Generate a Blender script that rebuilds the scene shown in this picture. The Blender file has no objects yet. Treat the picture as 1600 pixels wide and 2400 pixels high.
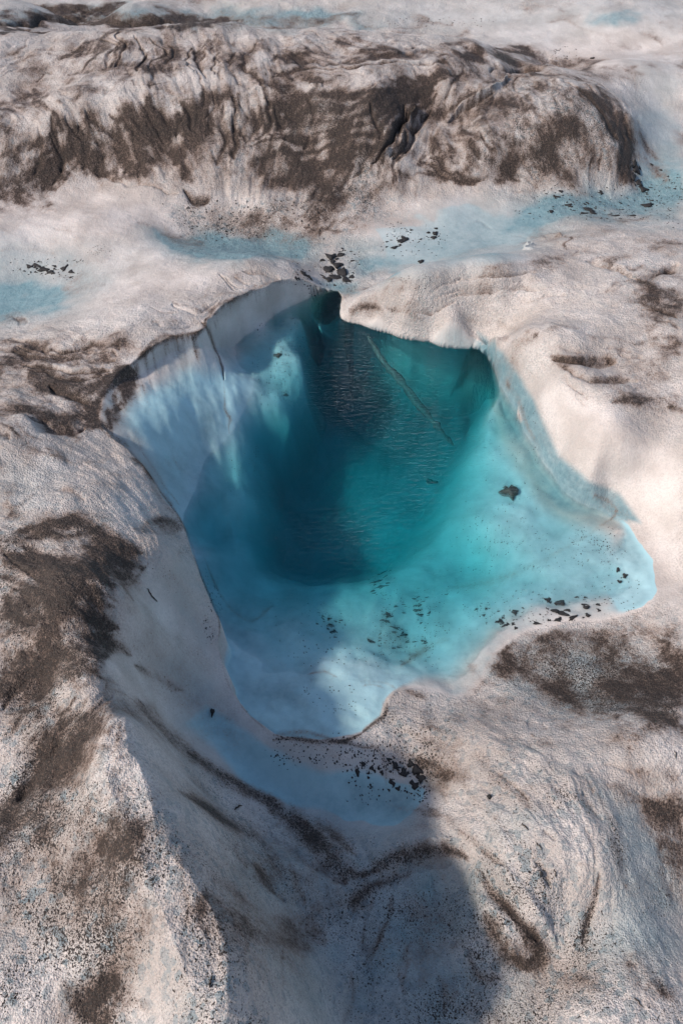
import bpy, math, random
import numpy as np
random.seed(7); RNG = np.random.default_rng(11)
S = bpy.context.scene
R = math.radians
# ------------------------------------------------------------------ camera, sky, sun, exposure
CAM_H, PITCH, VFOV = 5.0, 48.0, 55.0
cam_d = bpy.data.cameras.new('camera'); cam = bpy.data.objects.new('camera', cam_d)
S.collection.objects.link(cam); S.camera = cam
cam.location = (0, 0, CAM_H); cam.rotation_euler = (R(90 - PITCH), 0, 0)
cam_d.sensor_fit = 'VERTICAL'; cam_d.angle = R(VFOV); cam_d.clip_start = 0.05; cam_d.clip_end = 500
SUN_ELEV, SUN_AZ = 43.0, 204.0      # azimuth: direction the light comes FROM, degrees counter-clockwise from +x
W = bpy.data.worlds.new('World'); S.world = W; W.use_nodes = True
wn = W.node_tree; bgn = wn.nodes['Background']
sky = wn.nodes.new('ShaderNodeTexSky'); sky.sky_type = 'NISHITA'; sky.sun_disc = False
sky.sun_elevation = R(SUN_ELEV); sky.sun_rotation = R(90 - SUN_AZ); sky.altitude = 600; sky.dust_density = 2.4; sky.ozone_density = 0.8
wn.links.new(sky.outputs[0], bgn.inputs[0]); bgn.inputs[1].default_value = 0.15
sl = bpy.data.lights.new('sun', 'SUN'); sun = bpy.data.objects.new('sun', sl); S.collection.objects.link(sun)
sl.energy = 3.6; sl.angle = R(3.5); sl.color = (1.0, 0.87, 0.765)
sun.rotation_euler = (R(90 - SUN_ELEV), 0, R(SUN_AZ + 90)); sun.location = (-6, -3, 8)
S.view_settings.view_transform = 'Standard'; S.view_settings.look = 'None'
S.view_settings.exposure = 0.06; S.view_settings.gamma = 1.0
C = S.collection
# ------------------------------------------------------------------ photo pixel <-> world helpers (1600x2400 photo)
TH = math.tan(R(VFOV) / 2)
cp, sp = math.cos(R(PITCH)), math.sin(R(PITCH))
def ray(u, v):
    a = (np.asarray(u, float) - 800) / 1200 * TH; b = (1200 - np.asarray(v, float)) / 1200 * TH
    return a, cp + b * sp, -sp + b * cp
def P(u, v, z):
    dx, dy, dz = ray(u, v); t = (z - CAM_H) / dz
    return dx * t, dy * t
def proj(x, y, z):
    h = z - CAM_H
    dep = y * cp - h * sp; up = y * sp + h * cp
    dep = np.maximum(dep, 0.05)
    return 800 + x / dep / TH * 1200, 1200 - up / dep / TH * 1200
# ------------------------------------------------------------------ numpy helpers
def sstep(a, b, x):
    t = np.clip((x - a) / (b - a), 0, 1); return t * t * (3 - 2 * t)
def vnoise(x, y, seed):
    r = np.random.default_rng(seed); T = r.random((256, 256)).astype(np.float32)
    xi = np.floor(x).astype(np.int64); yi = np.floor(y).astype(np.int64)
    fx = x - xi; fy = y - yi
    fx = fx * fx * (3 - 2 * fx); fy = fy * fy * (3 - 2 * fy)
    a = T[xi & 255, yi & 255]; b = T[(xi + 1) & 255, yi & 255]; c = T[xi & 255, (yi + 1) & 255]; d = T[(xi + 1) & 255, (yi + 1) & 255]
    return (a * (1 - fx) + b * fx) * (1 - fy) + (c * (1 - fx) + d * fx) * fy
def fbm(x, y, scale, octs, seed, gain=0.5):
    s = 0; a = 1; t = 0; f = 1.0 / scale
    for o in range(octs):
        ca, sa = math.cos(0.7 * o), math.sin(0.7 * o)
        s = s + a * vnoise((x * ca - y * sa) * f + 17.3 * o, (x * sa + y * ca) * f + 9.1 * o, seed + o); t += a; a *= gain; f *= 2.03
    return s / t
def tps_fit(pts, smooth=1e-4):
    X = np.array([(p[0], p[1]) for p in pts]); z = np.array([p[2] for p in pts]); n = len(X)
    d = np.linalg.norm(X[:, None] - X[None], axis=2); K = np.where(d > 0, d * d * np.log(d + 1e-9), 0)
    A = np.zeros((n + 3, n + 3)); A[:n, :n] = K + smooth * np.eye(n)
    A[:n, n] = 1; A[:n, n + 1:] = X; A[n, :n] = 1; A[n + 1:, :n] = X.T
    w = np.linalg.solve(A, np.concatenate([z, [0, 0, 0]])); return X, w
def tps_eval(fit, x, y):
    X, w = fit; out = w[-3] + w[-2] * x + w[-1] * y
    for (a, b), k in zip(X, w[:-3]):
        r2 = (x - a) ** 2 + (y - b) ** 2 + 1e-12; out = out + k * 0.5 * r2 * np.log(r2)
    return out
def seg_dist(px, py, poly, closed=False):
    best = np.full(px.shape, 1e9); par = np.zeros(px.shape)
    n = len(poly); m = n if closed else n - 1
    for i in range(m):
        ax, ay = poly[i][:2]; bx, by = poly[(i + 1) % n][:2]; vx, vy = bx - ax, by - ay
        L2 = vx * vx + vy * vy + 1e-12
        t = np.clip(((px - ax) * vx + (py - ay) * vy) / L2, 0, 1)
        d = (px - ax - t * vx) ** 2 + (py - ay - t * vy) ** 2
        k = d < best; best = np.where(k, d, best); par = np.where(k, i + t, par)
    return np.sqrt(best), par
def inside(px, py, poly):
    c = np.zeros(px.shape, bool); n = len(poly)
    for i in range(n):
        x1, y1 = poly[i][:2]; x2, y2 = poly[(i + 1) % n][:2]
        if y1 == y2: continue
        k = ((y1 > py) != (y2 > py)) & (px < (x2 - x1) * (py - y1) / (y2 - y1) + x1); c ^= k
    return c
def smooth_poly(pts, n=2):
    pts = [tuple(p) for p in pts]
    for _ in range(n):
        q = []
        for i in range(len(pts)):
            a = pts[i]; b = pts[(i + 1) % len(pts)]
            q.append(tuple(.75 * s + .25 * t for s, t in zip(a, b))); q.append(tuple(.25 * s + .75 * t for s, t in zip(a, b)))
        pts = q
    return pts
def catmull(pts, k=6):
    out = []
    n = len(pts)
    for i in range(n - 1):
        p0 = pts[max(i - 1, 0)]; p1 = pts[i]; p2 = pts[i + 1]; p3 = pts[min(i + 2, n - 1)]
        for j in range(k):
            t = j / k
            out.append(tuple(0.5 * (2 * b + (c - a) * t + (2 * a - 5 * b + 4 * c - d) * t * t + (3 * b - a - 3 * c + d) * t ** 3) for a, b, c, d in zip(p0, p1, p2, p3)))
    out.append(tuple(pts[-1])); return out
# ------------------------------------------------------------------ the ice surface: heights traced from the place (photo u, photo v, height over the water)
OUT = [(-500,0,.1),(0,8,-.02),(300,12,-.05),(600,15,-.02),(900,40,.02),(1200,20,.08),(1400,8,.2),(1600,10,.15),(2100,0,.2),(0,48,-.28),(250,48,-.3),(500,42,-.2),(700,52,-.08),(850,60,0),
 # ridge
 (-300,400,.3),(-300,250,.55),(-300,120,.65),(0,480,.12),(110,440,.13),(250,400,.16),(330,430,.16),(480,555,-.06),(650,562,-.09),(800,510,.0),(900,480,.0),(1000,430,.08),(1200,425,.05),(1400,432,.0),(1480,445,-.08),
 (0,290,.5),(150,265,.57),(300,247,.6),(450,222,.62),(600,207,.64),(750,213,.62),(900,210,.62),(1040,190,.56),(0,400,.27),(200,335,.36),(400,330,.36),(600,340,.32),(740,370,.24),(900,320,.40),(650,450,.1),(500,430,.16),(850,440,.1),
 (0,170,.58),(200,160,.64),(100,225,.5),(400,140,.68),(600,120,.72),(800,120,.70),(1000,120,.63),(1150,135,.5),(0,78,.66),(250,76,.68),(450,52,.76),(600,74,.68),(800,72,.62),(1000,86,.52),(1150,112,.44),(1285,150,.33),
 (1180,192,.42),(1250,174,.47),(1350,190,.45),(1440,235,.38),(1490,290,.22),(1300,290,.42),(1150,320,.38),(1440,350,.22),(1200,385,.16),(1505,340,.02),(1510,420,-.1),(1060,290,.28),(1010,255,.36),(960,320,.33),(1215,165,.30),
 (1400,150,.16),(1520,163,.2),(1545,240,.0),(1330,165,.15),
 # far right
 (1600,400,.0),(1560,300,-.03),(1620,200,.1),(1500,120,.05),(1350,80,.08),(1450,40,.2),(1600,60,.17),(1150,60,.03),(1250,110,.06),(2000,300,.1),
 # middle band
 (900,550,.01),(1050,500,.01),(1200,480,-.01),(1400,480,-.04),(1550,480,-.07),(700,605,-.0),(760,640,.0),(1100,450,.03),(800,640,.0),(850,660,.01),(780,672,.0),(950,600,.0),(1050,590,.0),(1150,585,.01),(1240,572,.04),
 (1000,630,.08),(880,672,.06),
 # left bank
 (-300,700,.2),(0,560,.14),(200,520,.18),(350,560,.12),(200,600,.09),(100,625,.02),(0,640,.02),(40,710,-.02),(150,680,.03),(250,650,.14),(0,730,.0),(400,590,.2),(450,618,.3),(560,608,.35),(650,625,.28),(720,650,.16),(755,672,.06),(400,680,.36),(320,740,.45),(100,775,.33),(0,800,.3),
 (600,668,.32),(540,700,.40),(490,738,.43),(470,768,.46),(420,785,.49),(310,840,.54),(225,930,.56),(215,985,.58),(310,1060,.58),(375,1140,.55),(428,1235,.49),(455,1310,.44),(485,1400,.38),(510,1470,.31),(520,1590,.23),(610,1712,.18),(700,1732,.17),(800,1738,.16),(860,1715,.14),(905,1640,.09),(1000,1622,.05),(1100,1640,.06),
 (0,900,.52),(100,1000,.74),(0,1100,.85),(200,1150,.88),(100,1300,.98),(250,1270,.92),(0,1400,1.0),(330,1330,.86),(400,1290,.74),(-300,1000,.8),(-300,1500,1.0),
 (300,1400,1.05),(255,1550,1.18),(315,1700,1.30),(370,1450,.66),(440,1450,.46),(380,1600,.50),(470,1600,.32),(400,1720,.5),(490,1760,.2),(600,1840,.06),(700,1880,.04),(800,1900,.02),(920,1900,.02),(1010,1850,.08),(900,1790,.1),(760,1800,.1),(640,1770,.12),(1000,1740,.16),(960,1680,.12),
 (100,1600,1.08),(0,1750,1.1),(150,1720,1.15),(40,1880,1.05),(180,1800,1.2),(340,1800,1.38),(200,2000,1.22),(0,2100,1.12),(360,1900,1.40),(450,2040,1.38),(540,2130,1.30),(300,2300,1.15),(565,2260,1.34),(0,2400,1.1),(600,2400,1.28),(-300,2000,1.1),
 (480,1870,.5),(600,1990,.38),(560,1900,.3),(700,2060,.3),(750,2000,.22),(850,2050,.16),(900,1990,.2),(1000,1960,.22),(1060,2060,.16),(700,2200,.36),(900,2200,.2),(1050,2250,.12),(1000,2350,.14),(800,2400,.3),(650,2100,.45),
 (1100,1750,.28),(1200,1800,.4),(1300,1950,.5),(1150,1980,.4),(1200,2080,.42),(1240,2180,.36),(1260,2240,.22),(1400,2030,.5),(1350,2160,.32),(1500,1900,.38),(1600,1750,.45),(1500,1740,.46),(1400,1715,.36),(1200,1690,.22),
 (1400,1570,.06),(1300,1530,.03),(1550,1600,.16),(1620,1450,.18),(1500,1490,.05),(1200,1580,.05),(1350,1650,.12),(1600,2000,.3),(1600,2150,.25),(1500,2250,.4),(1600,2400,.42),(1200,2350,.2),(1380,2350,.4),(1900,2000,.4),
 # right bank
 (1570,1350,.05),(1640,1280,.2),(1520,1230,.05),(1600,1150,.34),(1450,1080,.34),(1380,1100,.27),(1500,1240,.03),(1470,1195,.06),(1425,1150,.10),(1345,1110,.16),(1318,1060,.22),(1290,985,.27),(1262,930,.29),(1228,865,.32),(1195,815,.34),(1150,780,.30),(1110,770,.22),(1050,765,.2),(1050,745,.28),(950,765,.12),(950,735,.22),(880,742,.1),(880,722,.2),(1245,985,.13),(1200,890,.15),(1165,830,.16),(1290,1060,.12),(1350,1140,.08),
 (835,702,.16),(900,698,.26),(1000,690,.36),(1150,665,.42),(1300,640,.44),(1340,590,.36),(1310,565,.26),(1400,560,.34),(1500,535,.27),(1600,515,.2),(1450,700,.52),(1600,650,.48),(1400,850,.5),(1600,800,.58),(1500,1000,.46),(1600,950,.52),(1350,950,.44),(1300,760,.48),(1900,900,.6)]
OUT += [(1430,1300,.05),(1300,1400,.04),(1500,1330,.05),(700,1600,.14),(1100,1500,.05),(900,1560,.06),(1250,1300,.05),(900,1400,.1)]
HID = [(-6,12.3,-.1),(-3,12.2,-.1),(-1,12.2,-.05),(1,12.1,.0),(2.6,11.2,.02),(-2,16,.1),(3,16,.3),(0,20,.2),(8,12,.3),(-9,10,.5),(9,5,.5),(-9,4,.9),(0,-2,.4),(-5,-3,1.0),(5,-3,.5),(0,.6,.35),(-1.2,.6,.8),(1.2,.6,.45)]
INN = [(330,880,.42),(290,960,.48),(250,940,.54),(420,840,.36),(470,810,.34),(560,750,.08),(650,690,.05),(590,700,.2),(715,682,.02),(700,668,.06),(740,700,-.10),(700,705,-.07),(790,705,-.25),(770,690,-.06),(805,740,-.5),
 (400,960,.34),(560,960,.03),(540,1010,.0),(585,790,-.04),(660,715,-.05),(565,860,.0),(500,900,.16),(450,1000,.18),(480,1060,.03),(430,1100,.1),(380,1060,.3),(470,1150,-.02),(500,1200,-.15),
 (600,850,-.07),(650,900,-.11),(690,800,-.12),(715,760,-.14),(716,850,-.14),(700,920,-.17),(640,760,-.09),(590,1050,-.15),(560,1150,-.16),(500,1260,-.2),(530,1350,-.14),(590,1280,-.22),(680,1000,-.25),(605,1180,-.2),(480,1300,-.05),
 (752,750,-.6),(750,850,-.72),(770,950,-.85),(900,900,-1.2),(1000,950,-1.25),(1050,850,-1.25),(1085,850,-1.1),(1100,900,-1.0),(1085,950,-.95),(1060,1005,-.85),(1000,820,-1.0),(850,780,-.8),(750,1100,-.75),(700,1200,-.75),(800,1250,-.75),(690,1300,-.62),(900,1100,-.75),(1000,1050,-.7),(1000,1150,-.45),(950,1250,-.45),(1090,1100,-.3),(900,1200,-.55),(650,1100,-.5),(760,1330,-.45),(680,1370,-.28),
 (1160,900,-.14),(1200,1000,-.09),(1250,1100,-.07),(1200,1170,-.08),(1330,1180,-.05),(1150,1250,-.11),(1300,1250,-.06),(1420,1220,-.03),(1100,1330,-.3),(1000,1330,-.3),(1150,1060,-.12),(1150,980,-.16),(1240,960,-.09),(1190,880,-.12),
 (850,1370,-.3),(700,1430,-.15),(900,1450,-.15),(800,1480,-.1),(600,1470,-.06),(950,1520,-.13),(1000,1480,-.16),(1100,1430,-.13),(1200,1400,-.07),(1300,1400,-.04),(1450,1370,-.02),(1560,1370,.01),(1300,1330,-.05),(1430,1300,-.01),(1100,1500,-.07),
 (650,1560,-.01),(760,1570,0.005),(700,1620,.035),(750,1700,.1),(640,1680,.07),(570,1580,.03),(880,1590,.03),(1000,1592,.01),(1100,1600,.015),(1200,1480,.0),(870,1680,.1),(1160,1560,.02),(1260,1455,.0),(1400,1440,.01),(1550,1420,.03),(1480,1245,.01)]
# rim of the pool (photo u, v, height) and the softness of its edge there, in metres
RIM = [(800,680,.03,.10),(770,676,.02,.08),(745,668,.10,.05),(700,658,.20,.05),(620,664,.32,.05),(540,702,.40,.045),(490,740,.43,.04),(474,772,.46,.04),(430,783,.48,.04),(400,792,.49,.04),(360,812,.51,.04),(310,848,.54,.04),(262,882,.56,.04),(228,938,.57,.04),
 (222,985,.58,.035),(260,1018,.58,.035),(320,1072,.57,.035),(378,1150,.55,.035),(415,1205,.51,.035),(442,1265,.47,.035),(462,1330,.42,.035),(492,1400,.38,.035),(515,1460,.32,.035),(512,1505,.29,.03),(530,1590,.23,.03),(570,1660,.19,.03),(620,1710,.17,.03),
 (660,1732,.17,.02),(700,1730,.17,.02),(780,1735,.16,.02),(838,1722,.14,.02),(880,1690,.12,.02),(905,1672,.10,.02),(905,1640,.09,.02),(935,1618,.07,.02),(1010,1622,.05,.03),(1090,1640,.05,.1),(1130,1600,.04,.16),(1180,1520,.03,.2),(1260,1468,.03,.22),(1400,1452,.03,.24),(1490,1440,.05,.26),(1540,1400,.05,.28),
 (1535,1330,.05,.28),(1500,1262,.03,.24),(1480,1225,.03,.12),(1425,1188,.04,.03),(1370,1172,.04,.025),(1325,1140,.04,.025),(1300,1095,.05,.02),(1258,1035,.05,.02),(1228,985,.05,.02),(1214,945,.05,.02),(1185,902,.05,.02),(1158,862,.05,.02),(1140,815,.05,.02),(1105,791,.05,.02),(1010,788,.05,.02),(950,783,.05,.02),(920,772,.05,.02),(880,755,.05,.02),(840,746,.05,.02),(812,742,.05,.02),(803,715,.05,.02)]
OUT += [(u, v, z) for u, v, z, w in RIM if z == .05 and w == .02]
RIM = [(u, v, z, .42 if (z == .05 and w == .02 and v < 800) else .05 if (z == .05 and w == .02) else w) for u, v, z, w in RIM]
rim = smooth_poly([tuple(map(float, P(u, v, z))) + (z, w) for u, v, z, w in RIM], 1)
def densify(fn, a, b):
    out = [a]
    while out[-1] < b: out.append(out[-1] + fn(out[-1]))
    return out
ys = np.array(sorted(set([1.0 - .03 * 1.17 ** k for k in range(30)] + densify(lambda y: .0032 + .0012 * y, 1.0, 14.0) + [14.0 + .03 * 1.12 ** k for k in range(1, 68)])))
ss = np.linspace(-1.04, 1.04, 940); g = .004 * np.cumsum(1.1 ** np.arange(60)); g = g[g < 14]
ss = np.concatenate([-1.04 - g[::-1], ss, 1.04 + g])
NY, NX = len(ys), len(ss)
Y = np.repeat(ys[:, None], NX, 1); X = ss[None, :] * (1.35 + .24 * np.clip(ys, 0, 30))[:, None]
def coarse(fn, k=6):
    iy = np.unique(np.append(np.arange(0, NY, k), NY - 1)); ix = np.unique(np.append(np.arange(0, NX, k), NX - 1))
    f = fn(X[np.ix_(iy, ix)], Y[np.ix_(iy, ix)])
    t = np.empty((len(iy), NX))
    for a in range(len(iy)): t[a] = np.interp(np.arange(NX), ix, f[a])
    j = np.clip(np.searchsorted(iy, np.arange(NY), side='right') - 1, 0, len(iy) - 2)
    w = ((np.arange(NY) - iy[j]) / (iy[j + 1] - iy[j]))[:, None]
    return t[j] * (1 - w) + t[j + 1] * w
xy = lambda L: [tuple(map(float, P(u, v, z))) + (z,) for u, v, z in L]
U0_, V0_ = proj(X, Y, np.zeros_like(X))
fo = tps_fit(xy(OUT) + HID, 2e-3)
fi = tps_fit(xy(INN), 5e-4)
far = sstep(14, 22, np.hypot(X, Y))
To = coarse(lambda a, b: tps_eval(fo, a, b), 4)
To = np.clip(To, -.4, 1.4) * (1 - far) + far * (.35 + .9 * (fbm(X, Y, 6, 3, 5) - .5))
near = np.zeros(X.shape, bool); bx = [p[0] for p in rim]; by = [p[1] for p in rim]
r_, c_ = np.where((X > min(bx) - .4) & (X < max(bx) + .4) & (Y > min(by) - .4) & (Y < max(by) + .4))
sl_ = (slice(r_.min(), r_.max() + 1), slice(c_.min(), c_.max() + 1))
xs_, ys_ = X[sl_], Y[sl_]
# wobble the rim a little so that its edge is ragged, as melting ice is
wa = .05 * (1 - .8 * sstep(800, 860, U0_[sl_]) * (1 - sstep(1100, 1160, U0_[sl_])) * (V0_[sl_] < 900)); wx = xs_ + wa * (fbm(xs_, ys_, .16, 3, 21) - .5); wy = ys_ + wa * (fbm(xs_, ys_, .16, 3, 22) - .5)
d, par = seg_dist(wx, wy, rim, True); ins = inside(wx, wy, rim)
rw = np.interp(par, np.arange(len(rim) + 1), [p[3] for p in rim] + [rim[0][3]])
SD = np.full(X.shape, -1.0); SD[sl_] = np.where(ins, d, -d)
RW = np.full(X.shape, .04); RW[sl_] = rw
# the melt has undercut the tongue: below the waterline its wall is pushed back into a cave
cave = sstep(700, 770, U0_) * (1 - sstep(1110, 1200, U0_)) * (1 - sstep(900, 1080, V0_)) * (SD > 0)
CS = cave * (1 - sstep(.1, 1.1, SD)) * .95
XC, YC = X + CS * .25, Y + CS
Ti = np.zeros_like(X) + To; Ti[sl_] = tps_eval(fi, XC[sl_], YC[sl_]); DEEP = [tuple(map(float, P(u, v, -.30))) for u, v in [(738,712),(727,760),(738,830),(722,890),(738,950),(700,1010),(655,1080),(628,1170),(608,1250),(640,1322),(730,1338),(850,1322),(950,1290),(1020,1200),(1060,1090),(1120,1000),(1138,900),(1120,810),(1100,700),(900,600),(760,640)]]
dd_, _ = seg_dist(XC[sl_], YC[sl_], DEEP, True); dd_ = np.where(inside(XC[sl_], YC[sl_], DEEP), dd_, -dd_) + .05 * (fbm(XC[sl_], YC[sl_], .25, 3, 23) - .5)
sw_ = .07 + .22 * sstep(900, 1150, V0_[sl_]); Ti[sl_] -= .27 * sstep(-.7 * sw_, sw_, dd_); Ti = np.clip(np.where(Ti < -.7, -.7 + .4 * (Ti + .7), Ti), -.92, .8)
inn = sstep(-.1, 1.0, SD / RW)
Z0 = To * (1 - inn) + Ti * inn
U, V = proj(X, Y, Z0)
FR = (U > -150) & (U < 1750) & (V > -80) & (V < 2560)          # part of the ice that lies near the camera
print('grid', NY, NX)
# ------------------------------------------------------------------ flow of the folds and streaks
FLOW = [(80,120,-25),(250,130,-50),(200,200,-40),(450,130,70),(600,130,60),(750,150,15),(950,110,5),(1100,160,30),(1000,150,25),(100,290,50),(180,280,45),(250,290,42),(330,290,50),(400,270,55),(470,270,115),(520,280,60),(620,270,60),(700,260,160),(700,330,125),(600,400,115),(450,380,55),(300,350,40),(150,360,130),(0,360,140),
 (800,230,150),(900,230,150),(1000,260,120),(880,330,115),(830,400,115),(950,350,100),(1060,380,40),(1150,400,25),(1000,420,160),(1100,220,125),(1250,240,55),(1350,270,60),(1200,330,50),(1430,300,75),(1450,380,100),(700,450,120),(550,480,100),(850,470,160),(1300,350,50),
 (200,500,10),(100,560,10),(400,520,170),(300,600,5),(100,640,175),(600,620,10),(1000,560,170),(1200,470,10),(1500,490,15),(1500,380,60),(1400,180,20),(1300,80,15),(1500,80,160),(900,60,5),(300,40,0),(700,40,0),(1550,200,100),
 (100,720,165),(300,720,160),(500,660,165),(600,640,20),(150,820,20),(300,830,150),(400,740,15),(80,900,20),(180,960,20),(100,1020,15),(250,940,60),(150,1100,25),(300,1150,45),(100,1180,150),(350,1220,50),(50,1300,40),(250,1330,60),(150,1400,45),(200,1500,30),(50,1500,30),(100,1650,140),(30,1600,130),(200,1750,120),(50,1850,135),(150,1900,140),
 (380,1350,55),(450,1450,55),(350,1550,25),(450,1650,55),(550,1780,45),(700,1880,30),(420,1760,50),(600,1900,45),(750,1990,45),(850,2020,150),(950,1970,170),(1050,1960,20),(1000,1850,40),(650,2050,75),(560,2200,85),(800,2200,105),(950,2150,100),(900,2350,100),(1050,2100,60),(1150,2050,52),(1200,2150,60),(1250,2200,60),
 (300,2100,120),(150,2200,130),(400,2250,110),(200,2350,120),(450,1950,80),
 (1000,1700,25),(1150,1780,30),(1100,1850,40),(1250,1850,45),(1350,1900,60),(1400,1980,75),(1250,2000,45),(1380,2080,105),(1350,2160,110),(1500,1950,50),(1550,2050,60),(1500,2150,60),(1450,2300,60),(1300,1650,15),(1450,1700,170),(1550,1780,110),(1450,1560,165),(1300,1500,165),(1550,1650,60),(1550,1480,40),
 (900,700,8),(1000,720,5),(1100,700,170),(1200,660,165),(1000,670,165),(1150,760,20),(1250,860,60),(1300,960,55),(1350,1060,50),(1450,640,160),(1400,750,15),(1500,780,10),(1350,860,15),(1450,920,160),(1550,930,170),(1500,1060,30),(1550,700,20),(1550,560,160),(1400,600,160),(1550,1250,150),
 (330,900,80),(420,950,75),(450,870,80),(520,880,80),(400,1050,60),(600,720,150),(650,820,60),(650,950,75),(600,1100,85),(560,1250,70),(700,1100,170),(800,1150,165),(800,1300,165),(900,1250,160),(1000,1250,155),(1000,1100,140),(900,950,55),(1200,950,60),(1250,1150,45),(1150,1330,165),(1300,1270,160),(800,1420,165),(900,1440,110),(1000,1470,150),(1300,1400,15),(700,1500,170),(700,1640,20),(900,1600,15),(1150,1480,150)]
fl = np.array(FLOW, float)
def flow_angle(u, v):
    sx = np.zeros(u.shape); sy = np.zeros(u.shape)
    for a, b, t in fl:
        w = 1.0 / (((u - a) ** 2 + (v - b) ** 2) / 3600. + .15) ** 2
        sx += w * math.cos(2 * R(t)); sy += w * math.sin(2 * R(t))
    return .5 * np.arctan2(sy, sx)
ang = flow_angle(U[::6, ::6], V[::6, ::6])
c2 = np.kron(np.cos(2 * ang), np.ones((6, 6)))[:NY, :NX]; s2 = np.kron(np.sin(2 * ang), np.ones((6, 6)))[:NY, :NX]
ang = .5 * np.arctan2(s2, c2)
ang = ang + .9 * (fbm(X, Y, .35, 2, 31) - .5)
Uz, Vz = proj(X, Y, np.zeros(X.shape))
ui = np.gradient(Uz, axis=0); uj = np.gradient(Uz, axis=1); vi = np.gradient(Vz, axis=0); vj = np.gradient(Vz, axis=1)
det = ui * vj - uj * vi; det = np.where(np.abs(det) < 1e-6, 1e-6, det)
ca, sa = np.cos(ang), np.sin(ang)
di = (ca * vj - uj * sa) / det; dj = (ui * sa - ca * vi) / det
nrm = np.hypot(di, dj) + 1e-9; di = (di / nrm).astype(np.float32); dj = (dj / nrm).astype(np.float32)
def lic(noise, L):
    acc = noise.copy(); wsum = 1.0
    I0 = np.repeat(np.arange(NY, dtype=np.float32)[:, None], NX, 1); J0 = np.repeat(np.arange(NX, dtype=np.float32)[None], NY, 0)
    for sgn in (1, -1):
        I = I0.copy(); J = J0.copy(); pi = di * sgn; pj = dj * sgn
        for k in range(L):
            I += pi; J += pj
            ii = np.clip(np.rint(I), 0, NY - 1).astype(np.int32); jj = np.clip(np.rint(J), 0, NX - 1).astype(np.int32)
            w = .5 + .5 * math.cos(math.pi * (k + 1) / (L + 1))
            acc += w * noise[ii, jj]; wsum += w
            ni, nj = di[ii, jj], dj[ii, jj]
            s = np.where(ni * pi + nj * pj < 0, -1, 1); pi = ni * s; pj = nj * s
    a = acc / wsum
    lo, hi = np.percentile(a[FR], [2, 98]); return np.clip((a - lo) / (hi - lo), 0, 1)
white = RNG.random((NY, NX)).astype(np.float32)
def blur(a, k):
    for _ in range(2):
        c = np.cumsum(np.pad(a, ((k + 1, k), (0, 0)), 'edge'), 0, dtype=np.float64); a = (c[2 * k + 1:] - c[:-2 * k - 1]) / (2 * k + 1)
        c = np.cumsum(np.pad(a, ((0, 0), (k + 1, k)), 'edge'), 1, dtype=np.float64); a = (c[:, 2 * k + 1:] - c[:, :-2 * k - 1]) / (2 * k + 1)
    return a.astype(np.float32)
L1 = lic(blur(white, 1), 8)                 # fine streaks
L2 = lic(blur(RNG.random((NY, NX)).astype(np.float32), 4), 17)   # folds
L3 = lic(blur(RNG.random((NY, NX)).astype(np.float32), 9), 30)   # broad folds
# ------------------------------------------------------------------ painters: strokes traced along the ice
ii_, jj_ = np.where(FR); wsl = (slice(ii_.min(), ii_.max() + 1), slice(jj_.min(), jj_.max() + 1))
wob = lambda s, sc, seed: s * (fbm(X, Y, sc, 3, seed) - .5)
UW = U + wob(60, .3, 41); VW = V + wob(50, .3, 44)
v_mid = lambda p: 1 if max(ww_ for ww_ in [abs(p[0][0] - p[-1][0]) + abs(p[0][1] - p[-1][1])]) > 40 else 0
def stroke(field, pts, w, val, soft=.8, warp=True, mode='add', tap=True):
    """adds val along a polyline of photo points; w is the half width in photo pixels"""
    ww = w if isinstance(w, (list, tuple)) else [w] * len(pts)
    if field is D and v_mid(pts) > 0: ww = [k_ * 1.2 for k_ in ww]
    q = catmull([(a, b, c) for (a, b), c in zip(pts, ww)], 4) if len(pts) > 2 else [(a, b, c) for (a, b), c in zip(pts, ww)]
    if len(q) == 1: q = q + [(q[0][0] + 1, q[0][1], q[0][2])]
    A, B = (UW, VW) if warp else (U, V)
    m = max(ww) * 2.2 + 30
    if field is D and max(ww) <= 22: field = D2
    a0, a1 = min(p[0] for p in q) - m, max(p[0] for p in q) + m; b0, b1 = min(p[1] for p in q) - m, max(p[1] for p in q) + m
    sel = FR & (A > a0) & (A < a1) & (B > b0) & (B < b1)
    k = np.where(sel)
    if not len(k[0]): return
    d, par = seg_dist(A[k], B[k], q); wl = np.interp(par, np.arange(len(q)), [p[2] for p in q])
    if tap: wl = wl * np.clip(.35 + np.minimum(par, len(q) - 1 - par) / len(q) * 4, 0, 1)
    f = val * np.exp(-(d / np.maximum(wl, .8)) ** (2 * soft))
    if mode == 'add': field[k] += f
    elif mode == 'max': field[k] = np.maximum(field[k], f)
def area(field, poly, val, soft, warp=True, mode='add'):
    A, B = (UW, VW) if warp else (U, V)
    a0, a1 = min(p[0] for p in poly) - 3 * soft, max(p[0] for p in poly) + 3 * soft; b0, b1 = min(p[1] for p in poly) - 3 * soft, max(p[1] for p in poly) + 3 * soft
    k = np.where(FR & (A > a0) & (A < a1) & (B > b0) & (B < b1))
    d, _ = seg_dist(A[k], B[k], poly, True); s = np.where(inside(A[k], B[k], poly), d, -d)
    f = val * sstep(-soft, soft, s)
    if mode == 'add': field[k] += f
    else: field[k] = np.maximum(field[k], f)
def fan(ca_, cb_, n, jit, fn, seed=0):
    """n curves between two guide curves"""
    r = random.Random(seed)
    for i in range(n):
        if r.random() < .22: continue
        jit_ = jit; t = (i + r.uniform(-.4, 1.4)) / n; o = (r.uniform(-jit, jit), r.uniform(-jit, jit))
        fn([(a[0] * (1 - t) + b[0] * t + o[0] + r.uniform(-jit, jit) * .3, a[1] * (1 - t) + b[1] * t + o[1] + r.uniform(-jit, jit) * .3) for a, b in zip(ca_, cb_)], r)
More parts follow.
